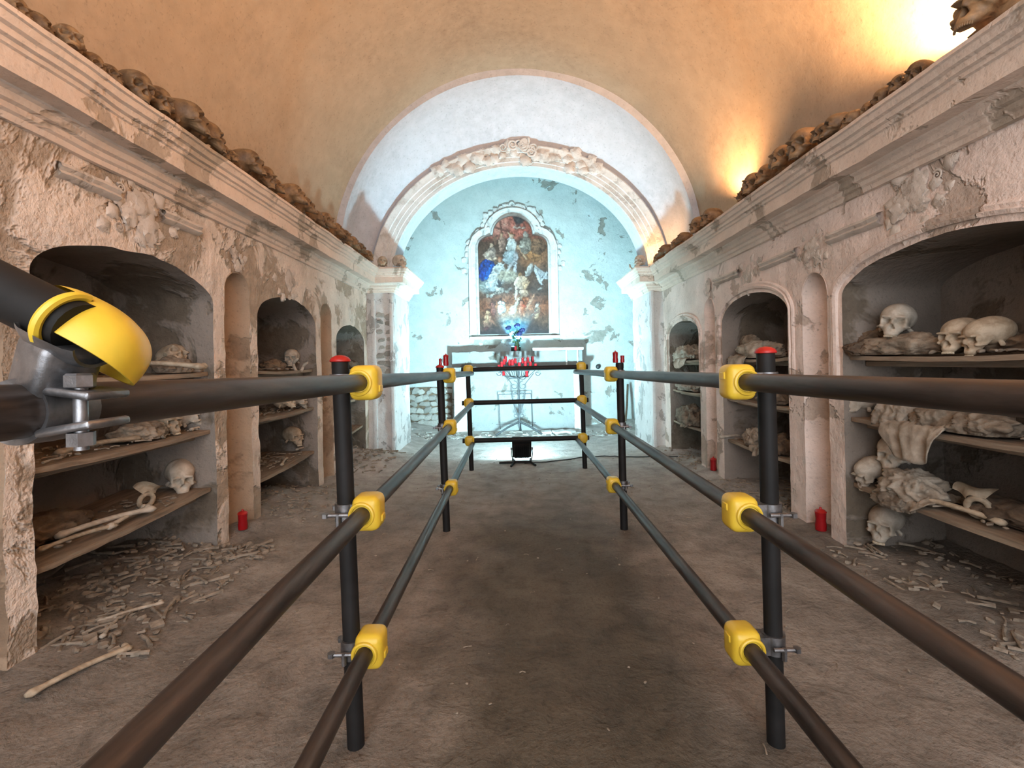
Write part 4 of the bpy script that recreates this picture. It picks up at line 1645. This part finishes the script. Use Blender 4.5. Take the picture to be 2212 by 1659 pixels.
def curl(c, r0, turns, start, sgn, rad=.006, plane='xz', dec=.85):
    pts = []
    for i in range(22):
        t = i / 21
        a = start + sgn * t * turns * 2 * PI
        r_ = r0 * (1 - dec * t)
        pts.append(c + Vector((r_ * math.cos(a), 0, r_ * math.sin(a))))
    mb = MB(); mb.tube(pts, rad, 6)
    return mb


for sgn in (-1, 1):
    for (px, py, r0, tr, st) in ((1120 + sgn * 10, 833, .075, 1.1, PI / 2), (1120 + sgn * 9, 858, .075, 1.1, PI / 2), (1121 + sgn * 7, 897, .05, 1.2, PI / 2)):
        curl(C7(px, py), r0, tr, st + (0 if sgn > 0 else 0), sgn).build('scroll', M['iron'], can)
    mb = MB()
    mb.tube([C7(1120 + sgn * 14, 845), C7(1120 + sgn * 13, 862), C7(1120 + sgn * 8, 880), C7(1121, 905)], .009, 6)
    mb.tube([C7(1120 + sgn * 14, 830), C7(1120 + sgn * 20, 822), C7(1120 + sgn * 33, 806)], .006, 6)
    mb.build('bracket', M['iron'], can)
    curl(C7(1120 + sgn * 41, 806), .045, 1.0, PI if sgn < 0 else 0, -sgn).build('end_scroll', M['iron'], can)
# tiers of cups
tiers = [(1078, 793, 0), (1088, 805, 0), (1089, 782, .1), (1092, 776, .25), (1101, 784, .05), (1107, 783, -.08), (1122, 788, -.12), (1135, 787, -.1), (1140, 778, .15), (1150, 776, .25), (1138, 807, -.05), (1157, 792, 0), (1146, 786, .05), (1084, 788, -.05), (1129, 779, .2), (1113, 779, .2)]
ring = MB()
cz_ = C7(1120, 800)
ring.tube([cz_ + Vector((.24 * math.cos(t), .20 * math.sin(t), .0)) for t in [2 * PI * q / 32 for q in range(32)]], .006, 6, closed=True)
ring.tube([cz_ + Vector((.13 * math.cos(t), .12 * math.sin(t), .05)) for t in [2 * PI * q / 24 for q in range(24)]], .006, 6, closed=True)
ring.build('candle_ring', M['iron'], can)
LAB = ['leftmost of the low red candles on the iron stand', 'lower red candle hanging left on the iron stand', 'red candle second from the left end of the stand', 'tall bright red candle left on the iron stand', 'red and white candle left of the stand centre', 'red candle with pale top by the stand centre', 'rounded red candle at the front centre of the stand',
       'red candle just right of the stand centre', 'slim red candle right of centre on the stand', 'tall bright red candle right on the iron stand', 'lower red candle hanging right on the iron stand', 'rightmost red and white candle on the iron stand', 'red candle inside the right end of the stand', 'low red candle behind the left end of the stand', 'red candle behind the right centre of the stand', 'red candle behind the middle of the stand']
for i, (px, py, dy) in enumerate(tiers):
    p = C7(px, py, cy + dy)
    sc = .92 if py > 776 else 1.05
    votive((p.x, p.y, p.z - .045), LAB[i], 'red candles on the iron stand', sc, lid=(i % 3 != 0))
    a = MB()
    a.tube([Vector((p.x, p.y, p.z - .047)), Vector((lerp(p.x, cz_.x, .4), lerp(p.y, cy, .5), min(p.z, cz_.z) - .09)), Vector((cz_.x, cy, cz_.z - .12))], .006, 6)
    a.lathe([(.03, 0), (.034, .006), (.03, .008)], (p.x, p.y, p.z - .054), 12)
    a.build('arm', M['iron'], can)

# wire frame stand leaning before the altar
wf = MB()
P_ = [at(1077, 852, 7.36), at(1147, 850, 7.36), at(1150, 925, 7.36), at(1081, 927, 7.36)]
for a_, b_ in ((0, 1), (1, 2), (3, 0)):
    wf.tube([P_[a_], P_[b_]], .006, 6)
wf.tube([at(1072, 917, 7.36), at(1158, 913, 7.36)], .004, 6)
o = wf.build('wire_stand', M['iron'])
tag(o, 'thin black wire frame standing against the altar front', 'stand')

# flowers in front of the painting
fl = tag(empty('flower_bouquet', (0, 0, 0)), 'dark bouquet with blue blooms below the painting', 'flowers')
fb = at(1117, 757, 7.70)
fb.z = 1.31
mb = MB(); mb.lathe([(.028, 0), (.04, .03), (.045, .09), (.03, .13), (.036, .145)], fb, 16); mb.build('vase', M['leaf'], fl)
r = random.Random(9)
st = MB()
heads = [(1098, 708, 'flower'), (1117, 703, 'flower'), (1128, 713, 'flower'), (1106, 720, 'flower_w'), (1122, 721, 'flower')]
tips = [at(px, py, 7.70 + r.uniform(-.04, .02)) for px, py, _ in heads]
for t_ in tips:
    st.tube([fb + Vector((0, 0, .12)), fb.lerp(t_, .5) + Vector((0, 0, .03)), t_], .006, 6)
st.build('stems', M['leaf'], fl)
for t_, (px, py, mt) in zip(tips, heads):
    f = MB()
    for q in range(9):
        a = q * 2.4
        f.ell(t_ + Vector((.026 * math.cos(a), .018 * math.sin(a), .012 * math.sin(a * 1.7))), (.026, .022, .026), 8, 5, None, .3, q)
    f.build('bloom', M[mt], fl, 60)
for i in range(22):
    a = r.uniform(0, 6.28)
    c = fb + Vector((.085 * math.cos(a) * r.uniform(.2, 1), .05 * math.sin(a), r.uniform(.12, .30)))
    f = MB()
    R_ = Matrix.Rotation(r.uniform(0, 6), 4, 'Z') @ Matrix.Rotation(r.uniform(-1, 1), 4, 'X') @ Matrix.Rotation(r.uniform(-1, 1), 4, 'Y')
    L = r.uniform(.05, .085)
    f.grid([[c + (R_ @ Vector(((u - .5) * 2 * .35 * L * math.sin(PI * min(.999, t + .02)), .15 * L * (u - .5) ** 2 + .1 * t * t * L, t * L))) for u in (0, .25, .5, .75, 1)] for t in (0, .2, .4, .6, .8, 1)])
    f.build('leaf', M['leaf'], fl, 60)
votive((at(1114, 765, 7.65).x, 7.65, 1.306), 'single red candle on the altar step before the bouquet', 'red candles on the altar', .9, False)
fl_votive = None

# small blue-white lamp lying behind the bouquet
lm = tag(empty('spot_lamp', (0, 0, 0)), 'small blue-white lamp behind the bouquet lighting the painting', 'lamp')
mb = MB(); mb.rbox((fb.x - .02, 7.765, 1.345), (.16, .06, .07), .008, 2); mb.build('housing', M['black'], lm)
mb = MB(); mb.rbox((fb.x - .02, 7.765, 1.382), (.14, .04, .006), .002, 1); mb.build('lens', M['lamp_blue'], lm)
light('spot_lamp_light', 'SPOT', (fb.x - .02, 7.745, 1.395), 800, (.08, .50, 1.0), (math.radians(166), 0, 0), spot_size=1.35, spot_blend=.6, shadow_soft_size=.02).parent = lm

# ------------------------------------------------------------------ painting with stucco frame
Yp = 7.85


def outline(cx, hw, zb, zsh, sh, ahw, zar, n=14):
    """half of the lobed top outline, mirrored: list of (x, z) from bottom left over the top to bottom right"""
    L = [(-hw, zb), (-hw, zsh)]
    for i in range(1, 7):
        t = i / 6
        L.append((-lerp(hw, ahw, t), zsh + sh * (1 - (1 - t) ** 2) ** .5 * .9))
    L.append((-ahw, zsh + sh))
    arch_ = []
    for i in range(n + 1):
        a = PI - PI * i / n
        arch_.append((ahw * math.cos(a), zsh + sh + (zar - zsh - sh) * math.sin(a)))
    Rr = [(-x, z) for x, z in reversed(L)]
    return [(cx + x, z) for x, z in L + arch_[1:-1] + Rr]


pb = at(1037, 722, Yp); pe = at(1186, 720, Yp)
pcx = (pb.x + pe.x) / 2 + .0
hw = (pe.x - pb.x) / 2
zb = (pb.z + pe.z) / 2
zsh = at(1108, 533, Yp).z; zs2 = at(1108, 509, Yp).z; ztp = at(1108, 470, Yp).z
ahw = .042 * Yp
OUT = outline(pcx, hw, zb, zsh, zs2 - zsh, ahw, ztp)

# paint in the coordinates of the close-up (x 258..1005, y 240..1480)
GX, GY = 210, 350
U = np.linspace(258, 1003, GX); V = np.linspace(238, 1482, GY)
PX, PY = np.meshgrid(U, V)
rng = np.random.default_rng(3)


def vnoise(sc, seed, oct=4):
    out = np.zeros_like(PX); amp = 1
    for o_ in range(oct):
        r_ = np.random.default_rng(seed + o_)
        g = r_.random((60, 60))
        x = PX / sc % 58; y = PY / sc % 58
        xi = x.astype(int); yi = y.astype(int); fx_ = x - xi; fy_ = y - yi
        fx_ = fx_ * fx_ * (3 - 2 * fx_); fy_ = fy_ * fy_ * (3 - 2 * fy_)
        v_ = (g[yi, xi] * (1 - fx_) + g[yi, xi + 1] * fx_) * (1 - fy_) + (g[yi + 1, xi] * (1 - fx_) + g[yi + 1, xi + 1] * fx_) * fy_
        out += amp * (v_ - .5); amp *= .5; sc /= 2
    return out


IMG = np.zeros((GY, GX, 3))
n1 = vnoise(120, 1); n2 = vnoise(40, 7); n3 = vnoise(16, 15)


def blend(mask, col, shade=.25):
    col = np.array(col)
    sh_ = (1 + shade * (n2 * 1.2 + n3))[..., None]
    IMG[:] = IMG * (1 - mask[..., None]) + np.clip(col * sh_, 0, 1) * mask[..., None]


def soft(d, w=6):
    return np.clip(.5 - d / w, 0, 1)


def E(x, y, rx, ry, col, ang=0, shade=.3, lit=True):
    c_, s_ = math.cos(ang), math.sin(ang)
    dx = PX - x + n3 * 14 + n2 * 12; dy = PY - y + n2 * 14 - n3 * 12
    u = (dx * c_ + dy * s_) / rx; v = (-dx * s_ + dy * c_) / ry
    d = (np.sqrt(u * u + v * v) - 1) * min(rx, ry)
    blend(soft(d + 2, 10) * .7, [c * .36 for c in col], 0)
    m = soft(d + 6, 7)
    if lit:
        col2 = np.clip(np.array(col)[None, None] * (1 - .32 * np.clip((u + v) * .7, -1, 1))[..., None], 0, 1)
        sh_ = (1 + shade * (n2 + n3))[..., None]
        IMG[:] = IMG * (1 - m[..., None]) + np.clip(col2 * sh_, 0, 1) * m[..., None]
    else:
        blend(m, col, shade)


def Lm(x0, y0, x1, y1, w0, w1, col, shade=.3):
    dx, dy = x1 - x0, y1 - y0
    t = np.clip(((PX - x0) * dx + (PY - y0) * dy) / (dx * dx + dy * dy), 0, 1)
    d = np.hypot(PX - x0 - dx * t + n3 * 12 + n2 * 8, PY - y0 - dy * t + n3 * 10) - (w0 + (w1 - w0) * t)
    blend(soft(d - 2, 8) * .6, [c * .36 for c in col], 0)
    blend(soft(d + 3, 6), col, shade)


def figure(x, y, hcol, robe, h=150, w=55, hair=(.10, .05, .03)):
    E(x, y + h * .55, w, h * .5, robe, 0, .5)
    E(x - w * .3, y + h * .6, w * .35, h * .4, [c * 1.2 for c in robe], .2, .4)
    E(x, y - 8, 30, 36, hair, 0, .2)
    E(x, y, 23, 30, hcol)
    E(x - 8, y - 2, 4, 3, (.06, .03, .02)); E(x + 8, y - 2, 4, 3, (.06, .03, .02))


flesh = (.66, .42, .26); flesh2 = (.75, .52, .36); grey = (.48, .44, .40); white = (.62, .57, .50); red = (.55, .13, .07); brown = (.16, .085, .05)
IMG[:] = np.array((.10, .062, .042))
blend(np.clip(.6 + n1, 0, 1), (.19, .11, .07), .4)
blend(soft(PY - 470 - n1 * 60, 90), (.56, .19, .13), .45)
blend(soft(np.hypot((PX - 480) / 1.1, PY - 330) - 110, 90), (.66, .30, .22), .3)
blend(soft(np.hypot(PX - 700, PY - 260) - 60 + n2 * 30, 30) * (PX > 640), (.10, .09, .085), .3)
blend(soft(np.hypot((PX - 880) / 1.3, PY - 640) - 120 + n1 * 60, 120), (.42, .20, .10), .5)
blend(soft(np.hypot((PX - 640) / 3, PY - 1190) - 110 + n2 * 30, 120), (.42, .14, .06), .5)
blend(soft(np.hypot((PX - 330), PY - 950) - 90 + n1 * 60, 60), (.30, .29, .24), .4)
Lm(500, 290, 520, 430, 8, 10, (.22, .10, .07)); Lm(440, 350, 590, 400, 9, 9, (.24, .11, .08))
for dx in (-40, 0, 45):
    E(700 + dx, 352 + abs(dx) * .1, 28, 16, (.66, .50, .40))
E(440, 480, 26, 60, (.32, .17, .11)); E(510, 450, 22, 55, flesh, 0); E(515, 530, 40, 90, (.46, .28, .2), .1, .5)
figure(620, 450, flesh2, (.66, .60, .52), 190, 60, (.30, .13, .05))
Lm(690, 560, 770, 690, 16, 12, flesh)
figure(770, 440, (.60, .5, .40), (.34, .29, .23), 190, 70, (.4, .35, .3))
E(770, 570, 66, 40, (.42, .36, .29), .3, .6)
E(860, 660, 85, 60, (.44, .22, .10), .2, .7); E(900, 560, 80, 90, (.26, .15, .09), .2, .6)
figure(400, 545, flesh2, (.30, .22, .17), 130, 60, (.25, .13, .08))
E(380, 640, 75, 55, (.58, .42, .32), .2, .5); Lm(340, 690, 450, 680, 20, 14, flesh2)
E(350, 790, 95, 110, (.006, .07, .25), .25, .9); Lm(330, 730, 300, 880, 12, 8, (.01, .13, .40), .8); Lm(380, 760, 360, 880, 8, 12, (.004, .04, .15), .8); E(310, 850, 50, 70, (.008, .08, .30), 0, .7); Lm(400, 740, 340, 880, 16, 22, (.02, .17, .48), .6)
E(600, 670, 88, 80, (.42, .43, .40), 0, .35); Lm(660, 650, 650, 820, 26, 16, (.56, .50, .46)); Lm(610, 740, 570, 820, 18, 14, (.50, .44, .40))
figure(490, 700, (.60, .30, .18), (.60, .55, .47), 250, 62, (.40, .16, .08))
Lm(470, 800, 400, 960, 60, 70, (.58, .53, .46), .4); Lm(520, 820, 470, 960, 20, 26, (.10, .09, .08))
for (x, y, a) in ((800, 810, .5), (900, 830, -.5), (950, 860, -.9)):
    E(x, y, 34, 90, (.46, .42, .38), a, .5)
Lm(860, 800, 930, 960, 18, 14, (.68, .62, .55)); Lm(990, 840, 930, 930, 16, 10, (.60, .55, .50))
blend(soft(np.hypot((PX - 560) / 1.6, PY - 860) - 70 + n2 * 40, 40), (.46, .36, .25), .5)
E(715, 940, 80, 75, flesh2, 0, .3); E(690, 960, 34, 40, (.62, .40, .27)); E(740, 960, 30, 36, (.58, .38, .25))
E(705, 865, 26, 30, flesh2); E(705, 850, 30, 22, (.36, .19, .09))
Lm(660, 990, 650, 1110, 18, 13, flesh2); Lm(770, 960, 720, 1060, 18, 14, flesh); Lm(740, 1040, 620, 1220, 16, 14, flesh)
E(740, 1050, 60, 40, (.5, .34, .24), .3, .6); E(620, 1230, 40, 60, (.62, .34, .20), .3)
for i_ in range(6):
    E(345 + i_ * 42, 1068 - i_ * 11 + (i_ % 2) * 14, 26, 18, (.50, .39, .29), -.3, .6)
E(915, 1010, 40, 16, (.44, .35, .27), -.4, .6); E(590, 1000, 34, 16, (.48, .37, .28), -.4, .6); E(480, 1010, 60, 26, (.40, .32, .24), -.1, .7)
for (x, y, s_, c_) in ((485, 1150, 1, flesh2), (405, 1175, 1, (.36, .13, .08)), (520, 1160, .8, flesh2), (710, 1165, 1.05, (.58, .22, .12)), (880, 1180, .95, flesh2), (350, 1250, 1.0, flesh), (875, 1240, .8, flesh)):
    E(x, y + 70 * s_, 36 * s_, 55 * s_, [q_ * .85 for q_ in c_], .1, .4)
    E(x, y - 12 * s_, 34 * s_, 34 * s_, (.12, .05, .03), 0, .2); E(x, y, 26 * s_, 32 * s_, c_)
Lm(760, 1210, 850, 1080, 18, 12, (.62, .28, .15)); E(740, 1190, 30, 18, red); Lm(620, 1230, 680, 1110, 18, 12, flesh)
E(345, 1350, 55, 80, (.55, .30, .20), 0, .4); E(330, 1330, 30, 44, flesh, 0, .3); Lm(390, 1340, 430, 1390, 15, 10, (.45, .22, .14)); E(330, 1430, 40, 24, (.35, .06, .04))
Lm(820, 1290, 900, 1240, 14, 10, (.40, .22, .15)); blend(soft(1400 - PY + n1 * 60, 100), (.05, .035, .035), .4)
rp = random.Random(77)
for i_ in range(650):
    gx_, gy_ = rp.randrange(4, GX - 4), rp.randrange(4, GY - 4)
    sx_, sy_ = rp.uniform(4, 13), rp.uniform(10, 34)
    a_ = rp.uniform(-1.2, 1.2)
    c0_ = IMG[gy_, gx_] * rp.choice((.45, .6, .8, 1.25, 1.5)) + np.array((.01, .006, .004))
    x_, y_ = U[gx_] + rp.uniform(-14, 14), V[gy_] + rp.uniform(-14, 14)
    i0, i1 = max(0, gx_ - 14), min(GX, gx_ + 15); j0, j1 = max(0, gy_ - 14), min(GY, gy_ + 15)
    X_ = PX[j0:j1, i0:i1] - x_; Y_ = PY[j0:j1, i0:i1] - y_
    u_ = (X_ * math.cos(a_) + Y_ * math.sin(a_)) / sx_; v_ = (-X_ * math.sin(a_) + Y_ * math.cos(a_)) / sy_
    m_ = np.clip(1.3 - np.sqrt(u_ * u_ + v_ * v_) * 1.3, 0, .75)[..., None]
    IMG[j0:j1, i0:i1] = IMG[j0:j1, i0:i1] * (1 - m_) + np.clip(c0_, 0, .8) * m_
IMG *= (1 + .25 * n3 + .12 * n2)[..., None]
IMG = np.clip(IMG ** 1.15 * .46, 0.005, 1)

top = np.array(OUT)


def z_top(x):
    """height of the outline over x"""
    u = abs(x - pcx)
    best = zsh
    if u <= ahw:
        return zs2 + (ztp - zs2) * math.sqrt(max(0, 1 - (u / ahw) ** 2))
    t = (hw - u) / (hw - ahw)
    return zsh + (zs2 - zsh) * math.sqrt(max(0, 1 - (1 - t) ** 2)) * .9


lean = .03
mb = MB()
rows = []
cols = []
for j in range(GY):
    row = []
    for i in range(GX):
        x = lerp(pcx - hw, pcx + hw, i / (GX - 1))
        zt = z_top(x)
        v = j / (GY - 1)
        z = min(lerp(ztp, zb, v), zt)
        row.append((x, Yp - lean * (z - zb), z))
        jj = int(round((ztp - z) / (ztp - zb) * (GY - 1)))
        cols.append(IMG[min(GY - 1, jj), i])
    rows.append(row)
mb.grid(rows)


def mk_paint():
    t = NT('oil_painting')
    a = t.n('ShaderNodeVertexColor'); a.layer_name = 'paint'
    co_ = t.coords('obj')
    t.bump(t.noise(co_, 90, 4, .6), .25, .002)
    return t.set(a.outputs['Color'], .42, 0, .35)


pt = tag(empty('altar_painting', (0, 0, 0)), 'tall arched oil painting of figures above the altar', 'painting')
me = mb.mesh('canvas', mk_paint(), 180)
ca = me.color_attributes.new('paint', 'FLOAT_COLOR', 'POINT')
arr = np.ones((len(cols), 4)); arr[:, :3] = np.array(cols)
ca.data.foreach_set('color', arr.ravel())
obj('canvas', me, pt)
mb = MB()
for A, B in zip(OUT, OUT[1:] + OUT[:1]):
    mb.add([(A[0], Yp - lean * (A[1] - zb) - .004, A[1]), (B[0], Yp - lean * (B[1] - zb) - .004, B[1]), (B[0], YB + .0, B[1]), (A[0], YB, A[1])], [(0, 1, 2, 3)])
mb.build('stretcher_edge', M['black'], pt, 30)
# stucco surround of the painting on the wall
sur = MB()
cen = Vector((pcx, (zb + zs2) / 2))
path = OUT[0:1] + OUT[1:]
rows = []
for idx in range(len(OUT)):
    A = Vector(OUT[max(0, idx - 1)]); B = Vector(OUT[min(len(OUT) - 1, idx + 1)])
    d = (B - A).normalized(); nrm = Vector((-d.y, d.x))
    p = Vector(OUT[idx])
    rows.append([(p.x + nrm.x * r_, YB - q, p.y + nrm.y * r_) for r_, q in ((.0, .0), (.0, .055), (.025, .075), (.05, .06), (.055, .04), (.13, .035), (.135, .055), (.17, .06), (.18, .0))])
sur.grid(rows)
sur.rbox((pcx, YB - .02, zb - .06), (hw * 2 + .36, .08, .05), .01, 2)
surround = struct(sur, 'trim_30', M['stucco_w'], 30)
r = random.Random(4)
for i in range(16):
    u = (i - 7.5) / 7.5
    a = PI / 2 - u * 1.45
    orn(surround, LEAF['stucco_w'], 'acanthus_leaf', (pcx + (ahw + .2) * math.cos(a), YB - .02, zs2 + (ztp - zs2 + .16) * math.sin(a)), ROT_BACK, -a + PI / 2 + math.copysign(1.3, -u) + r.uniform(-.4, .4), r.uniform(.09, .14), .3)
for s_ in (-1, 1):
    for i in range(6):
        orn(surround, LEAF['stucco_w'], 'acanthus_leaf', (pcx + s_ * (hw + .14 + r.uniform(-.04, .10)), YB - .02, zsh - .35 + i * .09), ROT_BACK, s_ * -2.2 + r.uniform(-.5, .5), r.uniform(.08, .13), .25)
    orn(surround, SCROLL['stucco_w'], 'scroll', (pcx + s_ * (ahw + .24), YB - .03, zs2 + .06), ROT_BACK, r.uniform(0, 6), .12, .35)
for i in range(5):
    orn(surround, SCROLL['stucco_w'], 'scroll', (pcx + (i - 2) * .09, YB - .03, ztp + .22 - abs(i - 2) * .03), ROT_BACK, r.uniform(0, 6), .09, .35)

# rubble stones showing in the chancel wall, lower left, and in the left pilaster
r = random.Random(12)
STN = []
for q in range(5):
    s_ = MB()
    bm = bmesh.new()
    bmesh.ops.create_icosphere(bm, subdivisions=2, radius=1.0)
    rr_ = random.Random(q + 50)
    for v in bm.verts:
        p = v.co.copy()
        m_ = max(abs(p.x) * rr_.uniform(.98, 1.02), abs(p.z), abs(p.y) * .9)
        d = lerp(1.0, 1 / m_, .55) * (1 + .35 * noise.noise(p * 1.3 + Vector((q * 5.1, 0, 0))))
        v.co = Vector((p.x * .5, p.y * .3, p.z * .42)) * d
    bm.verts.index_update()
    s_.add([v.co[:] for v in bm.verts], [tuple(v.index for v in f.verts) for f in bm.faces])
    bm.free()
    STN.append(s_.mesh('stone', M['stone'], 25))
p00 = at(872, 925, YB); p11 = at(972, 838, YB)
nx_, nz2 = 7, 6
mb = MB()
noisy_panel(mb, lambda u, v: (lerp(p00.x - .05, p11.x + .04, u), YB - .016 + .004 * nz(u * 3, v * 3, 1, 4), lerp(p00.z - .05, p11.z + .02, v)), 8, 8)
mb.build('joint_bed', M['rag_dark'], wb, 60)
for j in range(nz2):
    for i in range(nx_):
        x = lerp(p00.x, p11.x, (i + .5 + .25 * (j % 2)) / nx_) + r.uniform(-.02, .02)
        z = lerp(p00.z + .03, p11.z, (j + .5) / nz2) + r.uniform(-.015, .015)
        sc = r.uniform(.10, .19)
        obj('stone', STN[r.randrange(5)], wb, (x, YB - .018 + r.uniform(-.012, .010), z), (r.uniform(-.3, .3), r.uniform(-.5, .5), r.uniform(-.3, .3)), (sc, sc * .8, sc * r.uniform(.7, .95)))
for j in range(9):
    for i in range(2):
        z = .95 + j * .095 + r.uniform(-.02, .02)
        x = -1.60 + i * .095 + r.uniform(-.015, .015)
        sc = r.uniform(.085, .12)
        obj('stone', STN[r.randrange(5)], pil_o['left'], (x, PF + .004, z), (r.uniform(-.3, .3), r.uniform(-.5, .5), 0), (sc, sc * .5, sc * .8))
# fallen slabs on the floor by the right pier of the altar, and the timber prop
for i, (px, py, sx_, lab) in enumerate([(1180, 931, .16, 'thin broken white slab on the floor right of the candle stand'), (1208, 926, .20, 'largest broken white slab at the altar foot'), (1232, 923, .13, 'small broken slab by the right altar pier')]):
    p = at(px, py, 7.15)
    mb = MB(); mb.rbox((0, 0, 0), (sx_, .13, .035), .008, 1)
    o = mb.build('plaster_slab', M['stucco_w'], None, 30, (p.x, 7.15 + .02 * i, floor_z(p.x, 7.15) + .03), (.12, -.06, .4 * i))
    tag(o, lab, 'slab', 'broken slabs at the altar foot')
# black knob on the wall
p = at(1292, 792, YB - .03)
mb = MB(); mb.ell(p, (.042, .03, .042), 16, 10); mb.tube([p, p + Vector((0, .06, 0))], .015, 8)
tag(mb.build('wall_knob', M['cable'], None, 60), 'round black knob on the chancel wall right of the altar', 'knob')
# stick leaning in the right chancel corner
p = at(1350, 920, 7.6); p2 = at(1356, 830, 7.8)
mb = MB(); mb.tube([p, p.lerp(p2, .5) + Vector((.01, 0, 0)), p2], .018, 8)
tag(mb.build('wooden_stick', M['twig'], None, 60), 'dark stick leaning against the chancel wall behind the right railing', 'stick')

# ------------------------------------------------------------------ floodlight on the floor
fd = tag(empty('floodlight', (0, 0, 0)), 'black floodlight on a metal foot facing the altar', 'lamp')
Yf = 5.12
fc = at(1127, 966, Yf)
tiltf = math.radians(36)
TF = Matrix.Translation(fc) @ Matrix.Rotation(tiltf, 4, 'X')
mb = MB()
mb.rbox((0, 0, 0), (.212, .035, .30), .008, 2, TF)
mb.rbox((0, -.022, -.03), (.17, .03, .21), .008, 2, TF)
for q in range(7):
    mb.box((-.066 + q * .022, -.042, -.03), (.006, .016, .19), TF)
mb.build('housing', M['black'], fd, 35)
mb = MB(); mb.rbox((0, .019, 0), (.185, .004, .27), .001, 1, TF); mb.build('glass', M['lamp_cold'], fd, 35)
mb = MB()
zf = floor_z(fc.x, Yf)
for s_ in (-1, 1):
    mb.tube([TF @ Vector((s_ * .112, 0, -.02)), Vector((fc.x + s_ * .115, Yf - .03, zf + .10)), Vector((fc.x + s_ * .10, Yf - .05, zf + .022))], .006, 8)
    mb.tube([TF @ Vector((s_ * .104, 0, -.02)), TF @ Vector((s_ * .125, 0, -.02))], .014, 10)
mb.build('bracket', M['zinc'], fd, 35)
mb = MB()
mb.tube([(fc.x - .25, Yf - .05, zf + .014), (fc.x + .10, Yf - .05, zf + .02)], .012, 8)
mb.tube([(fc.x - .12, Yf - .22, zf + .012), (fc.x - .08, Yf - .05, zf + .02), (fc.x - .10, Yf + .16, zf + .012)], .012, 8)
mb.tube([(fc.x + .14, Yf - .20, zf + .012), (fc.x + .09, Yf - .05, zf + .02), (fc.x + .10, Yf + .16, zf + .012)], .012, 8)
mb.build('foot', M['black'], fd, 35)
fl_l = light('floodlight_light', 'AREA', (0, 0, 0), 98, (.46, .84, 1.0), None, shape='RECTANGLE', size=.18, size_y=.26, spread=math.radians(118))
fl_l.matrix_world = TF @ Matrix.Translation((0, .028, 0)) @ Matrix.Rotation(PI / 2, 4, 'X')
fl_l.parent = fd
mb = MB()
cab = [at(1133, 1003, 5.05), at(1180, 998, 5.1), at(1225, 995, 5.2), at(1255, 991, 5.3), at(1295, 990, 5.35), at(1340, 993, 5.3), at(1420, 1003, 5.2), at(1480, 1012, 5.1)]
pts = []
for i in range(len(cab) - 1):
    for q in range(4):
        w = cab[i].lerp(cab[i + 1], q / 4); w.z = floor_z(w.x, w.y) + .008; pts.append(w)
mb.tube(pts, .006, 6)
tag(mb.build('power_cable', M['cable'], None, 60), 'thin black cable running from the floodlight across the floor', 'cable')

# ------------------------------------------------------------------ uplights on the right cornice


def uplight(x, y, z, e, label, aim, size):
    u = tag(empty('uplight', (x, y, z)), label, 'lamp', 'warm uplights on the cornice')
    mb = MB(); mb.lathe([(.03, 0), (.032, .01), (.028, .02), (.036, .05), (.034, .052), (.026, .024)], n=16); mb.build('lamp_cup', M['zinc'], u, 35)
    mb = MB(); mb.lathe([(.045, ZTR - z + .001), (.045, ZTR - z + .012), (.012, ZTR - z + .014), (.010, .004)], n=14); mb.build('stand', M['zinc'], u, 35)
    mb = MB(); mb.ell((0, 0, .046), (.027, .027, .016), 12, 8); mb.build('bulb', M['lamp_warm'], u, 60)
    l = light('uplight_light', 'SPOT', (0, 0, .070), e, (1.0, .54, .24), None, spot_size=size, spot_blend=.6, shadow_soft_size=.03)
    l.rotation_euler = Vector(aim).to_track_quat('-Z', 'Y').to_euler()
    l.parent = u
    return u


uplight(2.02, 2.16, 2.36, 270, 'glowing warm uplight between skulls, nearest on the right cornice', (-.45, -.05, 1), 2.85)
uplight(2.00, 4.28, 2.40, 75, 'glowing warm uplight far along the right cornice', (-.35, 0, 1), 2.5)
uplight(1.78, 5.80, ZTR + .002, 18, 'warm uplight at the foot of the arch on the right capital', (-.1, .25, 1), 2.2)
uplight(2.02, -.2, 2.36, 215, 'added unseen warm uplight on the right cornice beside the camera', (-.45, 0, 1), 2.85)  # added lamp out of view, throws more warm light on vault and left wall

# twigs caught on the ledges


def twig(loc, s, seed, label):
    r_ = random.Random(seed)
    mb = MB()
    loc = Vector(loc)
    for i in range(6):
        d = Vector((r_.uniform(-.5, .5), r_.uniform(-.6, .6), r_.uniform(.4, 1)))
        p = loc + d * s * .6
        mb.tube([loc, loc.lerp(p, .5) + Vector((r_.uniform(-.2, .2) * s, 0, .1 * s)), p], [.004 * s / .1, .003 * s / .1, .0012 * s / .1], 5)
        mb.tube([loc.lerp(p, .6), loc.lerp(p, .6) + Vector((r_.uniform(-.5, .5), r_.uniform(-.5, .5), r_.uniform(-.1, .6))) * s * .5], [.0025 * s / .1, .001 * s / .1], 5)
    return tag(mb.build('dry_twig', M['twig'], None, 60), label, 'twig')


twig((1.64, 3.27, ZTR), .12, 1, 'small dry twig on the right cornice before the far uplight glow')
p = atX(737, 575, -1.56)
tw = twig((-1.53, p.y, ZTL - .02), .13, 2, 'dry root hanging from the left cornice near the arch')
tw.rotation_euler = (0, 0, 0)
